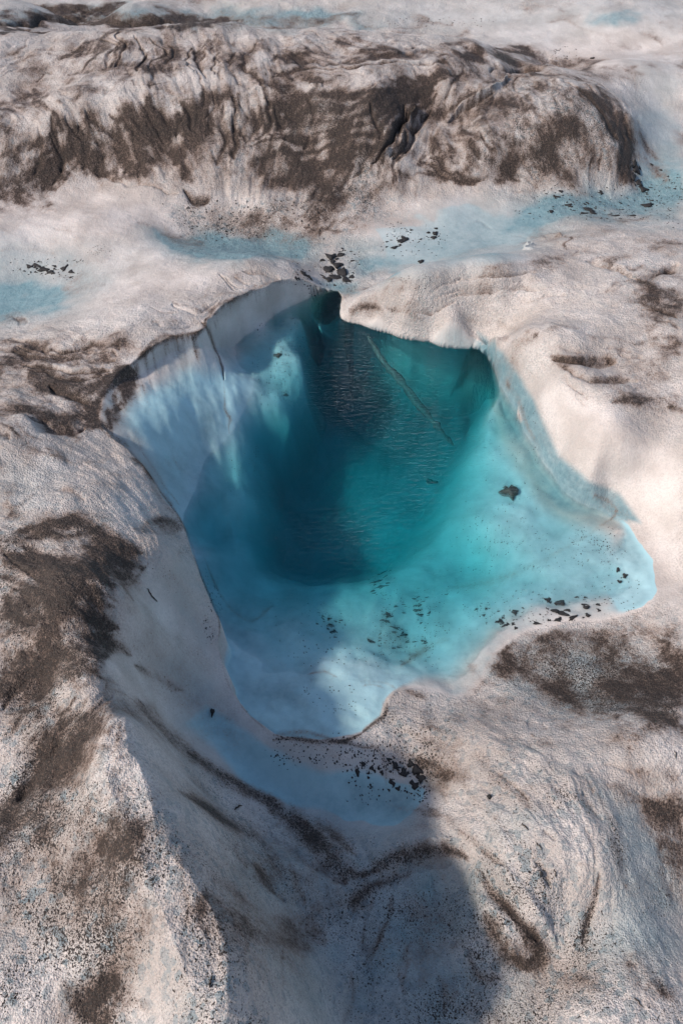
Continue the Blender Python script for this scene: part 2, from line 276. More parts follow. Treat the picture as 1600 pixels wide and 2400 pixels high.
D = np.zeros(X.shape)      # dirt; in the far valley also painted shade
D2 = np.zeros(X.shape)     # dirt in narrow bands and lines
B = np.zeros(X.shape)      # bare blue ice, plus shade painted blue on the right pool wall
K = np.zeros(X.shape)      # density of black grit
SM = np.zeros(X.shape)     # smoothness
H = np.zeros(X.shape)      # relief in metres
FO = np.zeros(X.shape)     # amount of folds
area(D, [(-100,290),(150,265),(300,250),(480,225),(700,215),(900,215),(1020,250),(1250,180),(1400,210),(1490,290),(1480,410),(1100,400),(900,450),(720,440),(500,380),(330,400),(180,390),(0,460),(-100,480)], .16, 30)
area(D, [(1230,1490),(1420,1470),(1600,1530),(1600,1690),(1400,1700),(1240,1620),(1120,1580)], .34, 40)
area(D, [(-100,1220),(180,1220),(400,1230),(330,1330),(280,1420),(250,1560),(120,1620),(-100,1680)], .20, 50)
area(D, [(-100,760),(200,760),(300,800),(240,900),(260,1010),(160,1050),(-100,1030)], .10, 40)
area(D, [(1400,620),(1600,600),(1600,960),(1450,960),(1300,900),(1290,830),(1480,800)], .15, 50)
area(D, [(-100,1900),(300,1880),(360,2000),(200,2200),(-100,2200)], .12, 60)
area(D, [(-100,30),(150,25),(400,30),(560,45),(300,62),(-100,64)], .7, 10)  # valley behind the ridge: its shade painted in along with the dirt
stroke(H, [(0,50),(200,48),(400,48)], 9, -.08)
def creases(n, u0, u1, v0, v1, L, w, dh, dd, seed):
    r = random.Random(seed)
    for _ in range(n):
        u, v = r.uniform(u0, u1), r.uniform(v0, v1); a = float(flow_angle(np.array([u]), np.array([v]))[0]); l = L * r.uniform(.4, 1.3) * .5; b = r.uniform(-.35, .35)
        pts = [(u - math.cos(a - b) * l, v - math.sin(a - b) * l), (u, v), (u + math.cos(a + b) * l, v + math.sin(a + b) * l)]
        if seg_dist(np.array([u]), np.array([v]), [(q[0], q[1]) for q in RIM], True)[0][0] < 25 or inside(np.array([u]), np.array([v]), [(q[0], q[1]) for q in RIM])[0]: continue
        ww = w * r.uniform(.5, 1.5); stroke(D, pts, ww, dd * r.uniform(.3, 1.5))
        if r.random() < .5: stroke(H, pts, ww * 1.2, -dh * r.uniform(.4, 1.3))
area(D, [(-100,120),(200,100),(600,80),(1200,120),(1400,210),(1490,290),(1480,410),(1100,400),(900,450),(600,430),(330,400),(0,460),(-100,480)], .04, 50)
creases(46, 0, 460, 730, 1070, 70, 4, .012, .28, 1)
creases(70, 0, 1250, 90, 430, 75, 4, .012, .30, 2)
creases(30, 1050, 1480, 200, 420, 60, 3.5, .008, .22, 6)
creases(46, 850, 1600, 600, 960, 75, 3.5, .010, .20, 3)
creases(34, 0, 330, 1080, 1750, 90, 6, .010, .28, 4)
creases(34, 980, 1450, 1700, 2150, 100, 5, .010, .16, 5)
creases(26, 420, 1050, 1950, 2350, 110, 7, .008, .2, 7)
creases(30, 0, 1600, 480, 700, 70, 3, .006, .10, 8)
for p, w, s in [([(482,742),(474,770),(430,785),(400,794),(360,814),(310,850)],4,1.0),([(500,736),(545,702),(600,680),(630,664),(690,660)],3.5,.8),([(310,850),(265,884),(232,938),(222,985)],6,.8)]: stroke(D, p, w, s, warp=False)
rr9 = random.Random(12)
for _ in range(46):      # melt runnels down the inner wall
    t_ = rr9.random(); q0 = catmull([(250,960),(300,860),(400,796),(474,774),(545,706),(640,668)], 12); q = q0[int(t_ * (len(q0) - 1))]; l = rr9.uniform(15, 90) * (1 if t_ < .7 else .45)
    stroke(D, [(q[0], q[1]), (q[0] + l * .08, q[1] + l * .5), (q[0] + l * .22, q[1] + l)], [rr9.uniform(2, 5), rr9.uniform(2, 4), 1.5], rr9.uniform(.1, .45), warp=False)
area(B, [(-100,540),(350,560),(420,600),(300,660),(200,740),(-100,790)], .18, 50)
area(B, [(700,600),(900,540),(1150,480),(1300,440),(1600,440),(1600,500),(1300,560),(1150,610),(900,670),(780,680)], .20, 50)
area(B, [(1480,150),(1600,150),(1600,460),(1500,450)], .28, 40)
area(B, [(-100,-20),(800,-20),(1600,-20),(1600,60),(1000,70),(700,60),(-100,30)], .14, 30)
def lines(w, s):
    return lambda pts, r: stroke(D, pts, w * r.uniform(.5, 1.4), s * r.uniform(.4, 1.4))
fan([(560,330),(720,300),(880,245),(1000,200)], [(700,450),(820,410),(920,340),(1000,250)], 15, 8, lines(4, .32), 21)
fan([(620,225),(760,215),(900,205),(1080,180)], [(640,290),(760,275),(880,250),(1000,215)], 8, 6, lines(4, .4), 22)
fan([(1110,235),(1190,320),(1270,405)], [(1330,195),(1410,290),(1440,390)], 12, 8, lines(4.5, .22), 23)
fan([(-20,330),(60,300),(140,285)], [(80,450),(160,400),(230,350)], 7, 8, lines(6, .35), 24)
fan([(0,130),(150,110),(300,95)], [(60,235),(200,215),(380,190)], 7, 8, lines(4, .25), 25)
fan([(60,1230),(200,1240),(330,1290)], [(0,1400),(120,1470),(260,1540)], 9, 14, lines(8, .3), 26)
fan([(960,1690),(1100,1760),(1230,1880)], [(900,1960),(1050,2000),(1200,2150)], 9, 12, lines(7, .18), 27)
for p, w, q in [([(440,1765),(520,1825),(620,1875),(700,1925),(760,1985),(800,2035),(850,2050)],[6,9,10,11,12,12,6],.7),([(850,2055),(900,2020),(980,1998),(1060,1995),(1100,2015)],[8,11,12,9,5],.65),([(1110,2040),(1160,2095),(1210,2150),(1250,2205),(1262,2240),(1235,2255)],[4,6,9,13,14,8],.6),([(1400,2055),(1388,2110),(1370,2165),(1364,2200)],[4,5,7,9],.6),([(420,1860),(530,1930),(620,1980),(670,2050)],[7,9,9,6],.3),([(820,2125),(880,2075),(960,2045)],[8,10,6],.3),([(330,1645),(375,1700),(430,1760)],[9,12,8],.35)]: stroke(D, p, w, q, warp=False)
# the worn black lip of the pool on its left side
for p, w, s in [([(215,975),(238,1003),(262,1022),(320,1075),(378,1152)],3,.5),([(378,1152),(415,1205),(445,1265),(462,1325),(490,1395),(514,1455),(512,1505)],2.2,.6),([(512,1505),(530,1590),(572,1662),(620,1708)],1.8,.4),([(640,1736),(680,1731),(740,1738),(800,1738),(845,1722)],4,1.2),([(845,1722),(880,1690),(905,1672),(905,1640)],2.5,.7),([(300,852),(262,885),(230,940),(218,985)],7,.7),([(262,885),(300,880),(300,930),(262,960)],12,.5)]:
    stroke(D, p, w, s, warp=False)
# low swells that follow the dark bands of the hollow
for p, w, h in [([(560,214),(620,205),(700,202),(760,208)],4,.03),([(290,250),(350,238),(430,226),(520,216)],4,.02),([(1075,270),(1110,245),(1150,215),(1185,195)],5,.05),([(1060,290),(1100,262),(1150,230)],7,-.06),([(980,255),(950,300),(920,350),(885,375)],7,.06),([(1000,262),(970,310),(940,360)],6,-.06),([(860,380),(900,330),(935,285),(975,258)],5,-.06),([(440,440),(452,468),(472,486)],4,-.03),([(1150,175),(1220,160),(1290,165)],6,-.05),([(230,420),(330,428),(420,455)],4,-.025),([(480,745),(500,785),(512,830),(518,900)],3,-.03),
   ([(520,700),(470,722),(400,700)],4,-.02),([(60,985),(150,1005),(200,1000)],7,-.04),([(100,900),(170,930),(210,950)],8,-.04),([(1300,850),(1380,860),(1440,850)],7,-.04),([(1320,880),(1400,905),(1500,900)],7,-.03),([(1390,625),(1500,640),(1590,625)],8,-.05),([(1240,575),(1285,556),(1312,560)],6,.04),
   ([(460,1770),(560,1830),(680,1890),(770,1960),(830,2020)],16,.03),([(430,1810),(520,1880),(620,1940),(720,2010),(800,2060)],18,-.03),([(870,2070),(960,2030),(1050,2020)],16,-.03),([(870,2010),(950,1970),(1060,1970)],16,.03),([(1130,2060),(1190,2130),(1240,2190)],18,-.035),([(1160,2040),(1240,2120),(1290,2200)],16,.03),([(1100,2090),(1150,2150),(1190,2230)],14,.03),([(1400,2050),(1385,2120),(1365,2200)],8,-.015),([(600,2030),(660,2110)],16,-.03),([(150,1750),(60,1870)],30,-.03)]:
    stroke(H, p, w, h)
exec_paint = True
# ridge ---------------------------------------------------------------
area(D, [(-100,290),(150,265),(300,250),(480,225),(700,215),(900,215),(1020,250),(1000,330),(900,450),(720,440),(500,380),(330,400),(180,390),(0,460),(-100,480)], .32, 40)
area(D, [(560,70),(900,80),(1200,120),(1290,160),(1150,260),(900,230),(600,200),(430,120)], .14, 40)
area(D, [(1150,200),(1250,175),(1400,210),(1490,290),(1480,420),(1300,400),(1100,400),(1010,330)], .26, 30)
area(D, [(180,90),(560,60),(560,190),(300,240),(200,200)], .14, 40)
area(D, [(480,390),(900,450),(960,520),(700,560),(420,540),(450,440)], .1, 40)
for p, w, s in [([(150,1235),(220,1250),(300,1275)],26,.3),([(90,1330),(170,1390),(240,1440)],30,.35),([(-20,1560),(90,1570),(190,1560),(240,1545)],28,.4),([(-20,1480),(100,1500),(200,1520)],30,.25),([(60,1420),(140,1440)],30,.25),([(230,1690),(170,1740),(110,1800),(60,1870)],34,.5),([(1290,1570),(1380,1630),(1480,1670),(1600,1650)],34,.5),([(1400,1560),(1500,1590),(1600,1560)],40,.4),([(1260,1490),(1320,1530)],26,.4),([(1520,1880),(1600,1950)],40,.4),([(1580,2000),(1620,2100)],40,.4),([(1480,670),(1560,720),(1600,760)],34,.35),([(1430,625),(1500,640),(1560,630)],22,.4),([(1300,845),(1400,852)],12,.4),([(220,2340),(180,2390)],40,.4),([(130,2050),(190,2020)],40,.2),([(640,265),(720,290),(800,270),(900,240)],30,.35),([(300,300),(400,305),(480,300)],18,.35),([(20,470),(80,440),(160,410)],26,.4),([(1460,300),(1480,360),(1470,420)],16,.6),([(700,340),(740,420),(820,450)],30,.3),([(60,960),(160,1000),(230,1000)],14,.35),([(260,870),(220,920),(210,980)],14,.5),([(100,880),(180,925),(210,955)],14,.4),([(-40,470),(40,440),(110,425),(200,380),(280,350)],32,.5),([(-30,330),(60,330),(150,340),(230,350)],30,.28),([(150,290),(250,305),(330,290),(400,292)],16,.42),([(330,285),(420,300),(470,265)],14,.3),
  ([(200,90),(240,100),(245,120),(210,140),(190,160)],8,.45),([(100,200),(60,225),(20,240),(-20,250)],9,.4),([(230,205),(180,225),(130,235)],10,.3),([(60,210),(90,180),(115,160)],9,.35),([(460,255),(470,230),(520,235),(560,215)],9,.4),
  ([(640,200),(700,225),(780,230),(900,245),(1000,215)],26,.45),([(620,260),(720,270),(800,260),(880,230)],28,.35),([(880,235),(900,300),(870,360),(820,410)],[22,26,22,10],.45),([(1000,200),(960,230),(930,260)],22,.4),
  ([(1010,190),(1060,150),(1100,165)],14,.3),([(700,300),(700,360),(740,420),(780,450)],30,.3),([(780,300),(820,340),(830,400),(800,450)],26,.3),([(880,390),(900,330),(940,290),(985,250)],[5,9,12,8],.6),([(1000,270),(1040,265),(1090,250),(1140,200)],8,.35),
  ([(1100,140),(1180,120),(1250,140),(1290,160)],16,.45),([(1300,150),(1380,150),(1460,165),(1510,160)],12,.4),([(1290,160),(1340,150),(1420,170),(1520,185)],14,.35),([(1040,110),(1080,90),(1110,115)],8,.4),
  ([(1400,230),(1440,300),(1460,340),(1450,390)],[14,20,24,16],.5),([(1440,280),(1480,330),(1475,400)],14,.6),([(1200,300),(1260,350),(1330,400)],30,.25),([(1180,240),(1240,290),(1300,330)],24,.15),([(1090,330),(1150,370),(1210,400)],10,.3),([(1110,290),(1090,330)],20,.2),
  ([(560,190),(620,185),(680,195),(760,200)],7,.3),([(590,150),(630,165),(640,185)],7,.4),([(230,420),(300,410),(340,425),(400,450)],6,.35),([(270,320),(290,380),(330,425)],8,.35),([(440,440),(455,470),(475,488)],[5,6,6],.75),
  ([(0,60),(100,50),(250,52),(400,40),(600,45),(740,55)],16,.5),([(0,30),(80,35),(170,25),(260,35)],9,.3),([(740,55),(850,45),(900,55)],7,.4),([(920,60),(980,50),(1060,52)],5,.5),([(960,40),(1010,45)],4,.3),
  ([(1280,45),(1370,60),(1420,100),(1500,120)],6,.3),([(1500,85),(1540,90),(1545,105)],7,.35),([(1540,50),(1590,45)],6,.3),([(1230,10),(1280,5),(1330,30)],10,.2),([(1300,95),(1360,100)],10,.15),
  ([(700,420),(760,450),(840,460),(900,440)],24,.25),([(640,480),(700,500),(800,480)],22,.2),([(540,500),(600,510),(700,520)],26,.18),([(400,530),(430,560),(470,580)],16,.4),([(330,520),(390,545)],12,.3),([(930,420),(965,430),(970,470)],6,.35)]:
    stroke(D, p, w, s)
area(FO, [(-150,500),(-150,60),(450,50),(900,70),(1290,150),(1500,280),(1490,430),(1000,440),(850,480),(620,500),(450,420),(200,380)], 1.0, 40)
area(FO, [(1150,210),(1400,210),(1480,400),(1150,400)], -.55, 40)
# creases: folds on the front face of the ridge
def crease(w0, dh, dd):
    def f(pts, r):
        w = w0 * r.uniform(.6, 1.4); stroke(H, pts, [w * .6, w, w * 1.1, w * .6][:len(pts)] if len(pts) <= 4 else w, -dh * r.uniform(.6, 1.3), warp=True)
        stroke(D, pts, w * 1.1, 1.5 * dd * r.uniform(.2, 1.2))
    return f
fan([(100,285),(130,320),(200,345)],[(440,240),(480,270),(490,300)], 10, 12, crease(6,.020,.3), 1)
fan([(40,300),(60,360),(40,420)],[(560,260),(560,330),(570,390)], 14, 14, crease(7,.018,.18), 2)
fan([(520,230),(545,260),(530,310)],[(700,230),(720,290),(700,340)], 8, 10, crease(7,.02,.25), 3)
fan([(870,250),(880,320),(820,420)],[(985,250),(950,330),(930,370)], 5, 8, crease(7,.03,.25), 4)
fan([(960,380),(1010,410),(1090,420)],[(1060,350),(1110,390),(1180,410)], 9, 4, crease(3.5,.012,.22), 5)
fan([(200,95),(245,120),(200,150)],[(650,110),(600,140),(640,190)], 14, 8, crease(4,.02,.2), 6)
fan([(650,95),(800,100),(1000,95)],[(640,190),(850,180),(1050,180)], 12, 10, crease(4,.015,.14), 7)
fan([(1300,190),(1400,250),(1440,330)],[(1400,190),(1480,260),(1495,330)], 5, 5, crease(5,.02,.22), 8)
fan([(-20,130),(100,110),(200,90)],[(20,250),(100,200),(230,150)], 6, 8, crease(5,.015,.1), 9)
# middle band ---------------------------------------------------------
area(B, [(370,545),(470,560),(640,545),(720,560),(700,600),(600,605),(470,610),(420,590)], .75, 14)
area(B, [(330,530),(480,545),(640,530),(760,560),(740,620),(560,612),(450,622),(370,585)], .45, 24)
area(B, [(-100,560),(180,610),(240,660),(180,700),(-100,780)], .35, 40)
area(B, [(820,560),(1000,580),(1150,560),(1260,560),(1150,620),(900,665),(780,680)], .30, 30)
area(B, [(-100,1050),(150,1080),(100,1200),(-100,1200)], .18, 50)
area(B, [(1520,380),(1600,380),(1600,520),(1450,520)], .35, 30)
area(B, [(-100,690),(60,670),(160,680),(140,715),(40,740),(-100,760)], .7, 22)
area(B, [(950,520),(1050,470),(1300,440),(1460,420),(1600,440),(1600,510),(1400,510),(1280,560),(1150,600),(1000,590)], .35, 40)
area(B, [(1280,455),(1420,450),(1500,480),(1400,520),(1250,545),(1180,530)], .5, 30)
area(B, [(1470,280),(1540,240),(1600,300),(1600,460),(1500,450),(1480,380)], .3, 30)
area(B, [(840,615),(920,610),(930,640),(860,655)], .45, 14)
area(B, [(740,660),(840,665),(840,690),(750,690)], .6, 10)
area(B, [(0,30),(300,20),(700,20),(900,50),(700,70),(500,50),(0,60)], .75, 14)
area(B, [(800,10),(1600,10),(1600,110),(1300,100),(1150,130),(900,50)], .12, 30)
area(B, [(1380,40),(1470,20),(1500,50),(1440,70)], .5, 15)
for p, w, s in [([(0,510),(150,530),(250,545)],5,.12),([(0,600),(80,590),(140,610)],8,.2),([(150,680),(190,670),(240,665)],8,.3),([(720,600),(760,640)],12,.25),([(450,615),(520,605),(600,620),(660,640)],6,.15),
   ([(1240,560),(1290,550),(1310,560)],8,.45),([(1320,560),(1330,580)],4,.5),([(1310,600),(1400,580),(1470,570)],6,.15),([(1100,630),(1200,610),(1300,600)],6,.15),([(1480,350),(1530,380),(1545,420)],20,.3),([(880,650),(950,655)],8,.3),([(1210,440),(1300,430),(1440,440)],10,.2),([(1540,160),(1600,130),(1610,200)],24,.15)]:
    stroke(D, p, w, s)
# left bank -----------------------------------------------------------
area(D, [(-100,800),(200,770),(330,830),(230,900),(210,1000),(100,960),(-100,920)], .14, 40)
area(FO, [(-100,760),(200,760),(420,780),(250,880),(215,1000),(330,1090),(200,1100),(-100,1020)], .6, 40)
area(FO, [(480,640),(560,610),(740,650),(600,680),(500,740),(440,700)], .6, 20)
for p, w, s in [([(0,790),(60,800),(130,810)],5,.4),([(20,850),(90,870),(150,890),(190,905)],8,.4),([(60,880),(140,920),(200,950)],12,.45),([(90,890),(140,895),(190,880)],7,.5),([(150,915),(200,940),(210,960)],14,.45),([(230,865),(200,880),(180,900)],6,.35),
   ([(30,970),(80,975),(140,990),(170,1010)],9,.55),([(150,1010),(180,1020),(160,1030)],6,.4),([(0,975),(50,985)],6,.3),([(240,880),(290,860),(320,845)],9,.6),([(225,920),(250,900),(300,870)],10,.6),([(215,990),(240,1005),(270,1030)],7,.55),([(270,1030),(300,1050)],5,.5),
   ([(420,785),(385,795),(340,815),(310,840)],5,.65),([(440,800),(470,770)],4,.4),([(480,745),(500,785),(512,830),(518,900)],[5,4,2.6,1.5],.8),([(518,900),(520,950),(545,990),(548,1020)],[1.6,1.6,1.4,1],.6),([(490,740),(520,715),(560,705),(590,690),(610,670)],5,.7),
   ([(480,720),(440,705),(400,695)],3,.5),([(500,690),(540,680),(570,690)],7,.4),([(560,640),(590,660),(610,655)],6,.3),([(620,665),(650,655)],4,.4),([(540,650),(580,630),(620,650)],4,.25),([(500,660),(470,690)],5,.2),([(480,700),(500,720),(520,710)],8,.4),
   ([(300,1080),(340,1110),(380,1170),(400,1210)],8,.45),([(330,1060),(360,1100),(410,1180)],4,.4),([(40,1130),(20,1180),(60,1200)],10,.3),([(20,1020),(120,1060),(260,1070)],6,.25),([(100,1040),(150,1060)],9,.3),([(60,1050),(20,1060)],16,.15),
   ([(200,1110),(260,1130),(300,1160)],8,.18),([(150,1230),(230,1250),(290,1270),(340,1290)],20,.38),([(330,1220),(390,1230),(410,1250)],10,.5),([(230,1240),(180,1260)],14,.3),([(40,1320),(100,1330),(160,1370),(230,1410)],30,.28),([(100,1340),(140,1370),(170,1420),(210,1450),(260,1480)],[12,14,12,10,8],.5),
   ([(440,1270),(440,1300)],8,.4),([(340,1320),(300,1370),(310,1420)],4,.35),([(0,1470),(80,1480),(170,1520),(250,1540)],34,.32),([(30,1540),(120,1570),(190,1560)],24,.4),([(190,1490),(240,1520),(250,1545)],14,.45),([(0,1620),(60,1620),(100,1640)],24,.38),([(0,1400),(60,1420),(130,1460)],24,.22),([(170,1330),(240,1340),(260,1400)],30,.18),
   ([(0,1450),(100,1440)],30,.2),([(140,1630),(100,1660),(60,1680)],8,.3),
   ([(220,1690),(160,1730),(110,1800),(60,1870),(-20,1930)],[40,44,36,26,20],.62),([(200,1650),(150,1760),(180,1790),(240,1760)],[36,44,36,20],.25),([(160,1700),(240,1680),(260,1730)],30,.2),([(0,1690),(100,1670)],12,.2),
   ([(120,2040),(160,2060),(200,2020)],36,.3),([(60,1950),(150,1960),(260,1920)],50,.16),([(130,2080),(180,2040)],30,.3),([(210,1840),(170,1860)],14,.2),([(240,2330),(200,2370)],26,.4),([(250,2300),(330,2350)],30,.2),([(0,2150),(100,2150)],50,.12),([(250,1920),(330,1960)],26,.18)]:
    stroke(D, p, w, s)
area(K, [(-100,1180),(300,1180),(430,1240),(460,1310),(300,1400),(250,1560),(320,1700),(370,1900),(560,2100),(620,2450),(-150,2500)], .55, 60)
area(K, [(-100,1820),(340,1820),(450,2000),(560,2150),(600,2450),(-150,2500)], .25, 60)
area(K, [(-100,780),(200,780),(220,1000),(-100,1000)], .15, 40)
# shaded slope and hollow ----------------------------------------------
area(SM, [(330,1330),(430,1280),(510,1460),(540,1600),(640,1730),(850,1740),(1010,1850),(920,1940),(600,1900),(420,1760),(250,1560)], .7, 40)
area(B, [(400,1560),(500,1590),(560,1680),(620,1740),(820,1780),(1000,1830),(960,1930),(760,1930),(560,1840),(440,1720)], .5, 50)
area(B, [(800,1830),(1000,1840),(960,1920),(840,1900)], .35, 30)
area(B, [(330,1340),(450,1320),(500,1500),(480,1620),(360,1600),(290,1530)], .15, 40)
area(B, [(650,1900),(1000,1960),(1100,2100),(1130,2300),(1080,2450),(700,2450),(600,2250),(540,2050)], .42, 70)
area(B, [(1010,1990),(1110,2050),(1120,2160),(1010,2250),(850,2330),(900,2100)], .3, 50)
area(B, [(1000,2250),(1240,2290),(1240,2450),(950,2450)], .25, 50)
for p, w, s in [([(330,1640),(370,1700),(420,1750),(460,1790)],18,.35),([(320,1560),(380,1590),(430,1620)],8,.3),([(440,1760),(520,1820),(620,1870),(700,1920),(760,1980),(800,2040),(870,2040)],[12,13,14,16,15,14,8],.62),([(700,1880),(780,1950),(830,2000)],10,.4),([(870,2045),(920,2010),(990,1995),(1070,1995),(1100,2010)],[10,14,15,10,5],.55),
   ([(420,1860),(520,1920),(600,1960),(640,2030),(700,2060)],14,.26),([(590,2030),(640,2090)],12,.3),([(640,2160),(760,2220)],30,.12),([(820,2130),(870,2080),(960,2040)],14,.28),([(950,2000),(1010,2030),(1040,2060)],14,.3),([(1110,2040),(1150,2090),(1200,2140),(1240,2190),(1262,2230),(1240,2255),(1200,2240)],[5,8,8,12,16,16,10],.55),([(1150,2080),(1190,2140),(1210,2200)],7,.45),
   ([(1120,2140),(1170,2220),(1220,2260)],[10,20,20],.35),([(1130,2260),(1100,2250),(1120,2300),(1160,2290)],8,.35),([(1400,2055),(1385,2110),(1370,2160),(1365,2200)],[6,6,8,12],.65),([(1330,2030),(1400,2055)],6,.2),([(1410,1920),(1440,1970),(1450,2020),(1470,2080)],14,.35),([(1470,2080),(1500,2100)],16,.3),
   ([(900,1650),(905,1680),(860,1710)],4,.5),([(640,1735),(700,1728),(800,1738),(880,1750)],[6,5,4,5],.75),([(880,1740),(905,1770),(905,1830)],5,.4),([(980,1790),(1000,1780),(1060,1820),(1100,1830)],14,.35),([(1000,1830),(1040,1850)],12,.3),([(920,1640),(950,1620),(990,1650)],6,.35),([(850,1610),(900,1605),(930,1620)],3,.4),
   ([(660,1760),(760,1760),(840,1780)],16,.22),([(920,1740),(960,1760),(1000,1790)],10,.35),([(1000,1700),(1080,1740),(1150,1790)],12,.18),([(1000,1740),(1100,1800),(1200,1840)],16,.15),([(1250,1840),(1330,1880),(1380,1920)],14,.15),
   ([(1260,1490),(1340,1540),(1420,1560)],26,.35),([(1300,1560),(1400,1620),(1500,1660),(1590,1640)],34,.42),([(1400,1540),(1500,1580),(1580,1560)],30,.3),([(1250,1600),(1340,1660),(1450,1700)],18,.3),([(1180,1640),(1250,1670),(1310,1690)],8,.25),([(1090,1560),(1130,1600),(1090,1640)],12,.25),([(1540,1500),(1600,1520)],24,.25),([(1480,1680),(1600,1700)],18,.3),
   ([(1420,1480),(1340,1480),(1250,1500)],12,.25),([(1500,1600),(1600,1600)],36,.25),
   ([(1480,1740),(1475,1790),(1500,1830)],10,.2),([(1500,1800),(1580,1820)],28,.2),([(1520,1900),(1600,1930),(1620,2000)],40,.35),([(1560,1980),(1600,2060)],26,.3),([(1430,1850),(1500,1880)],24,.2),([(1470,2230),(1520,2290),(1560,2350)],20,.3),([(1380,2190),(1340,2230)],12,.2),([(1350,1300),(1400,1320)],8,.1)]:
    stroke(D, p, w, s)
area(B, [(1230,1500),(1400,1480),(1560,1540),(1560,1680),(1400,1700),(1200,1620),(1120,1560)], .5, 40)
area(B, [(1400,1870),(1480,1880),(1600,2000),(1600,2250),(1420,2200),(1440,2050)], .4, 50)
area(B, [(1320,2150),(1600,2200),(1600,2330),(1400,2290)], .2, 40)
area(B, [(1150,1880),(1250,1900),(1230,1990),(1130,1980)], .2, 30)
area(K, [(900,1640),(1100,1660),(1300,1700),(1450,1850),(1600,1850),(1600,2450),(600,2450),(560,2100),(420,1850),(420,1760),(620,1870),(900,1960),(1010,1850),(640,1740)], .5, 50)
area(K, [(1000,2000),(1600,2000),(1600,2450),(700,2450)], .15, 60)
area(K, [(1050,1540),(1240,1470),(1600,1460),(1600,1700),(1100,1660)], .5, 40)
area(K, [(400,480),(900,440),(960,520),(820,590),(420,560)], .55, 30)
area(K, [(400,250),(900,230),(900,440),(500,440)], .3, 50)
area(K, [(1150,190),(1440,220),(1450,420),(1100,400)], .5, 40)
area(K, [(340,1330),(440,1280),(510,1460),(520,1600),(360,1500)], .3, 30)
area(D, [(330,1330),(430,1280),(510,1460),(500,1600),(620,1740),(420,1800),(360,1900),(600,2300),(900,2100),(1050,1960),(900,1960),(640,1900),(420,1780),(250,1560)], .10, 50)
# right bank ----------------------------------------------------------
area(FO, [(820,690),(1000,670),(1300,620),(1500,660),(1600,700),(1600,1000),(1400,930),(1280,820),(1100,760),(900,740)], .5, 30)
for p, w, s in [([(825,715),(850,725),(880,728)],[6,7,5],.55),([(895,722),(930,725)],6,.5),([(950,730),(975,735),(965,745)],8,.45),([(985,735),(1000,745)],6,.35),([(1070,735),(1100,750)],7,.15),([(1160,750),(1190,770),(1200,785)],9,.3),([(1080,750),(1140,752)],4,.25),([(1250,780),(1260,790)],10,.4),([(1290,775),(1330,770)],6,.25),([(1380,790),(1460,795),(1560,800)],6,.25),
   ([(1290,838),(1330,848),(1380,850),(1440,845)],[5,8,9,6],.45),([(1310,870),(1340,890),(1400,900),(1480,895)],[8,8,6,8],.4),([(1310,850),(1320,880)],9,.35),([(1440,960),(1500,940),(1560,930)],8,.35),([(1480,800),(1540,815),(1600,830)],6,.3),([(1570,950),(1610,955)],8,.5),([(1430,920),(1500,930),(1600,920)],20,.15),([(1400,860),(1500,890)],30,.1),
   ([(1440,625),(1500,640),(1540,625),(1590,620)],[14,20,14,8],.5),([(1500,660),(1560,700),(1600,740)],30,.3),([(1490,700),(1540,730),(1600,700)],26,.3),([(1540,740),(1600,780)],20,.25),([(1490,640),(1520,690)],16,.3),([(1150,690),(1200,680),(1230,670)],3.5,.3),([(1220,690),(1330,700)],4,.2),([(1000,700),(1060,690)],3.5,.2),([(1380,580),(1420,600)],8,.15),([(1200,790),(1260,800),(1300,790)],6,.12)]:
    stroke(D, p, w, s)
fan([(900,700),(1000,690),(1100,672)],[(880,725),(960,735),(1040,730)], 5, 4, crease(3.5,.02,.14), 11)
fan([(1050,660),(1150,640),(1250,630)],[(1060,730),(1200,700),(1330,700)], 8, 8, crease(4,.02,.10), 12)
fan([(30,780),(150,790),(280,800)],[(50,880),(160,900),(240,880)], 10, 12, crease(4.5,.02,.16), 13)
fan([(330,760),(450,740),(540,690)],[(360,790),(440,770),(500,730)], 4, 6, crease(3.5,.012,.08), 14)
fan([(520,640),(560,670),(600,680)],[(600,625),(650,650),(690,650)], 5, 6, crease(4,.02,.15), 15)
# inside the pool -----------------------------------------------------
POOLIN = sstep(0, 1, SD / .06)
SM = np.maximum(SM, sstep(-.01, .02, SD) * (.78 + .15 * sstep(.0, 1, SD / (.04 + .30 * np.maximum(1 - sstep(1080, 1250, V), sstep(900, 1050, U))))))
area(SM, [(760,1850),(830,1835),(900,1850),(990,1840),(1010,1880),(940,1935),(800,1925)], .4, 30)
area(SM, [(480,1640),(560,1700),(640,1760),(760,1800),(1000,1800),(1020,1880),(920,1950),(740,1930),(560,1840),(440,1700)], .22, 30)
area(SM, [(-100,480),(150,440),(330,440),(450,520),(420,620),(600,600),(400,700),(200,740),(-100,740)], .6, 40)
area(SM, [(850,520),(1100,450),(1300,520),(1240,590),(900,650)], .85, 30)
area(SM, [(900,10),(1600,10),(1600,400),(1520,420),(1510,200),(1300,130),(1100,80)], .7, 30)
area(SM, [(1240,900),(1400,960),(1600,1050),(1600,1420),(1450,1420),(1500,1240),(1320,1090)], .55, 40)
Bp = POOLIN * (.36 + .9 * (fbm(X, Y, .16, 4, 131, .6) - .5))
stroke(Bp, [(1120,795),(1150,850),(1185,900),(1215,950),(1235,995),(1262,1040),(1300,1095),(1340,1150),(1400,1180)], 16, .55, warp=False)  # blue-grey shade of the undercut right wall, put into the colour
for p, w, s in [([(330,860),(350,960),(300,980)],40,-.25),([(430,860),(450,960)],50,-.2),([(480,820),(530,940)],30,-.3),([(690,670),(620,700),(520,760)],22,-.3),([(450,1060),(480,1140),(470,1220)],60,.2),([(500,980),(470,1050)],30,.25),([(640,1600),(700,1660)],80,.12),([(1130,790),(1200,880),(1260,980),(1310,1080),(1380,1150)],20,.1)]:
    stroke(Bp, p, w, s)
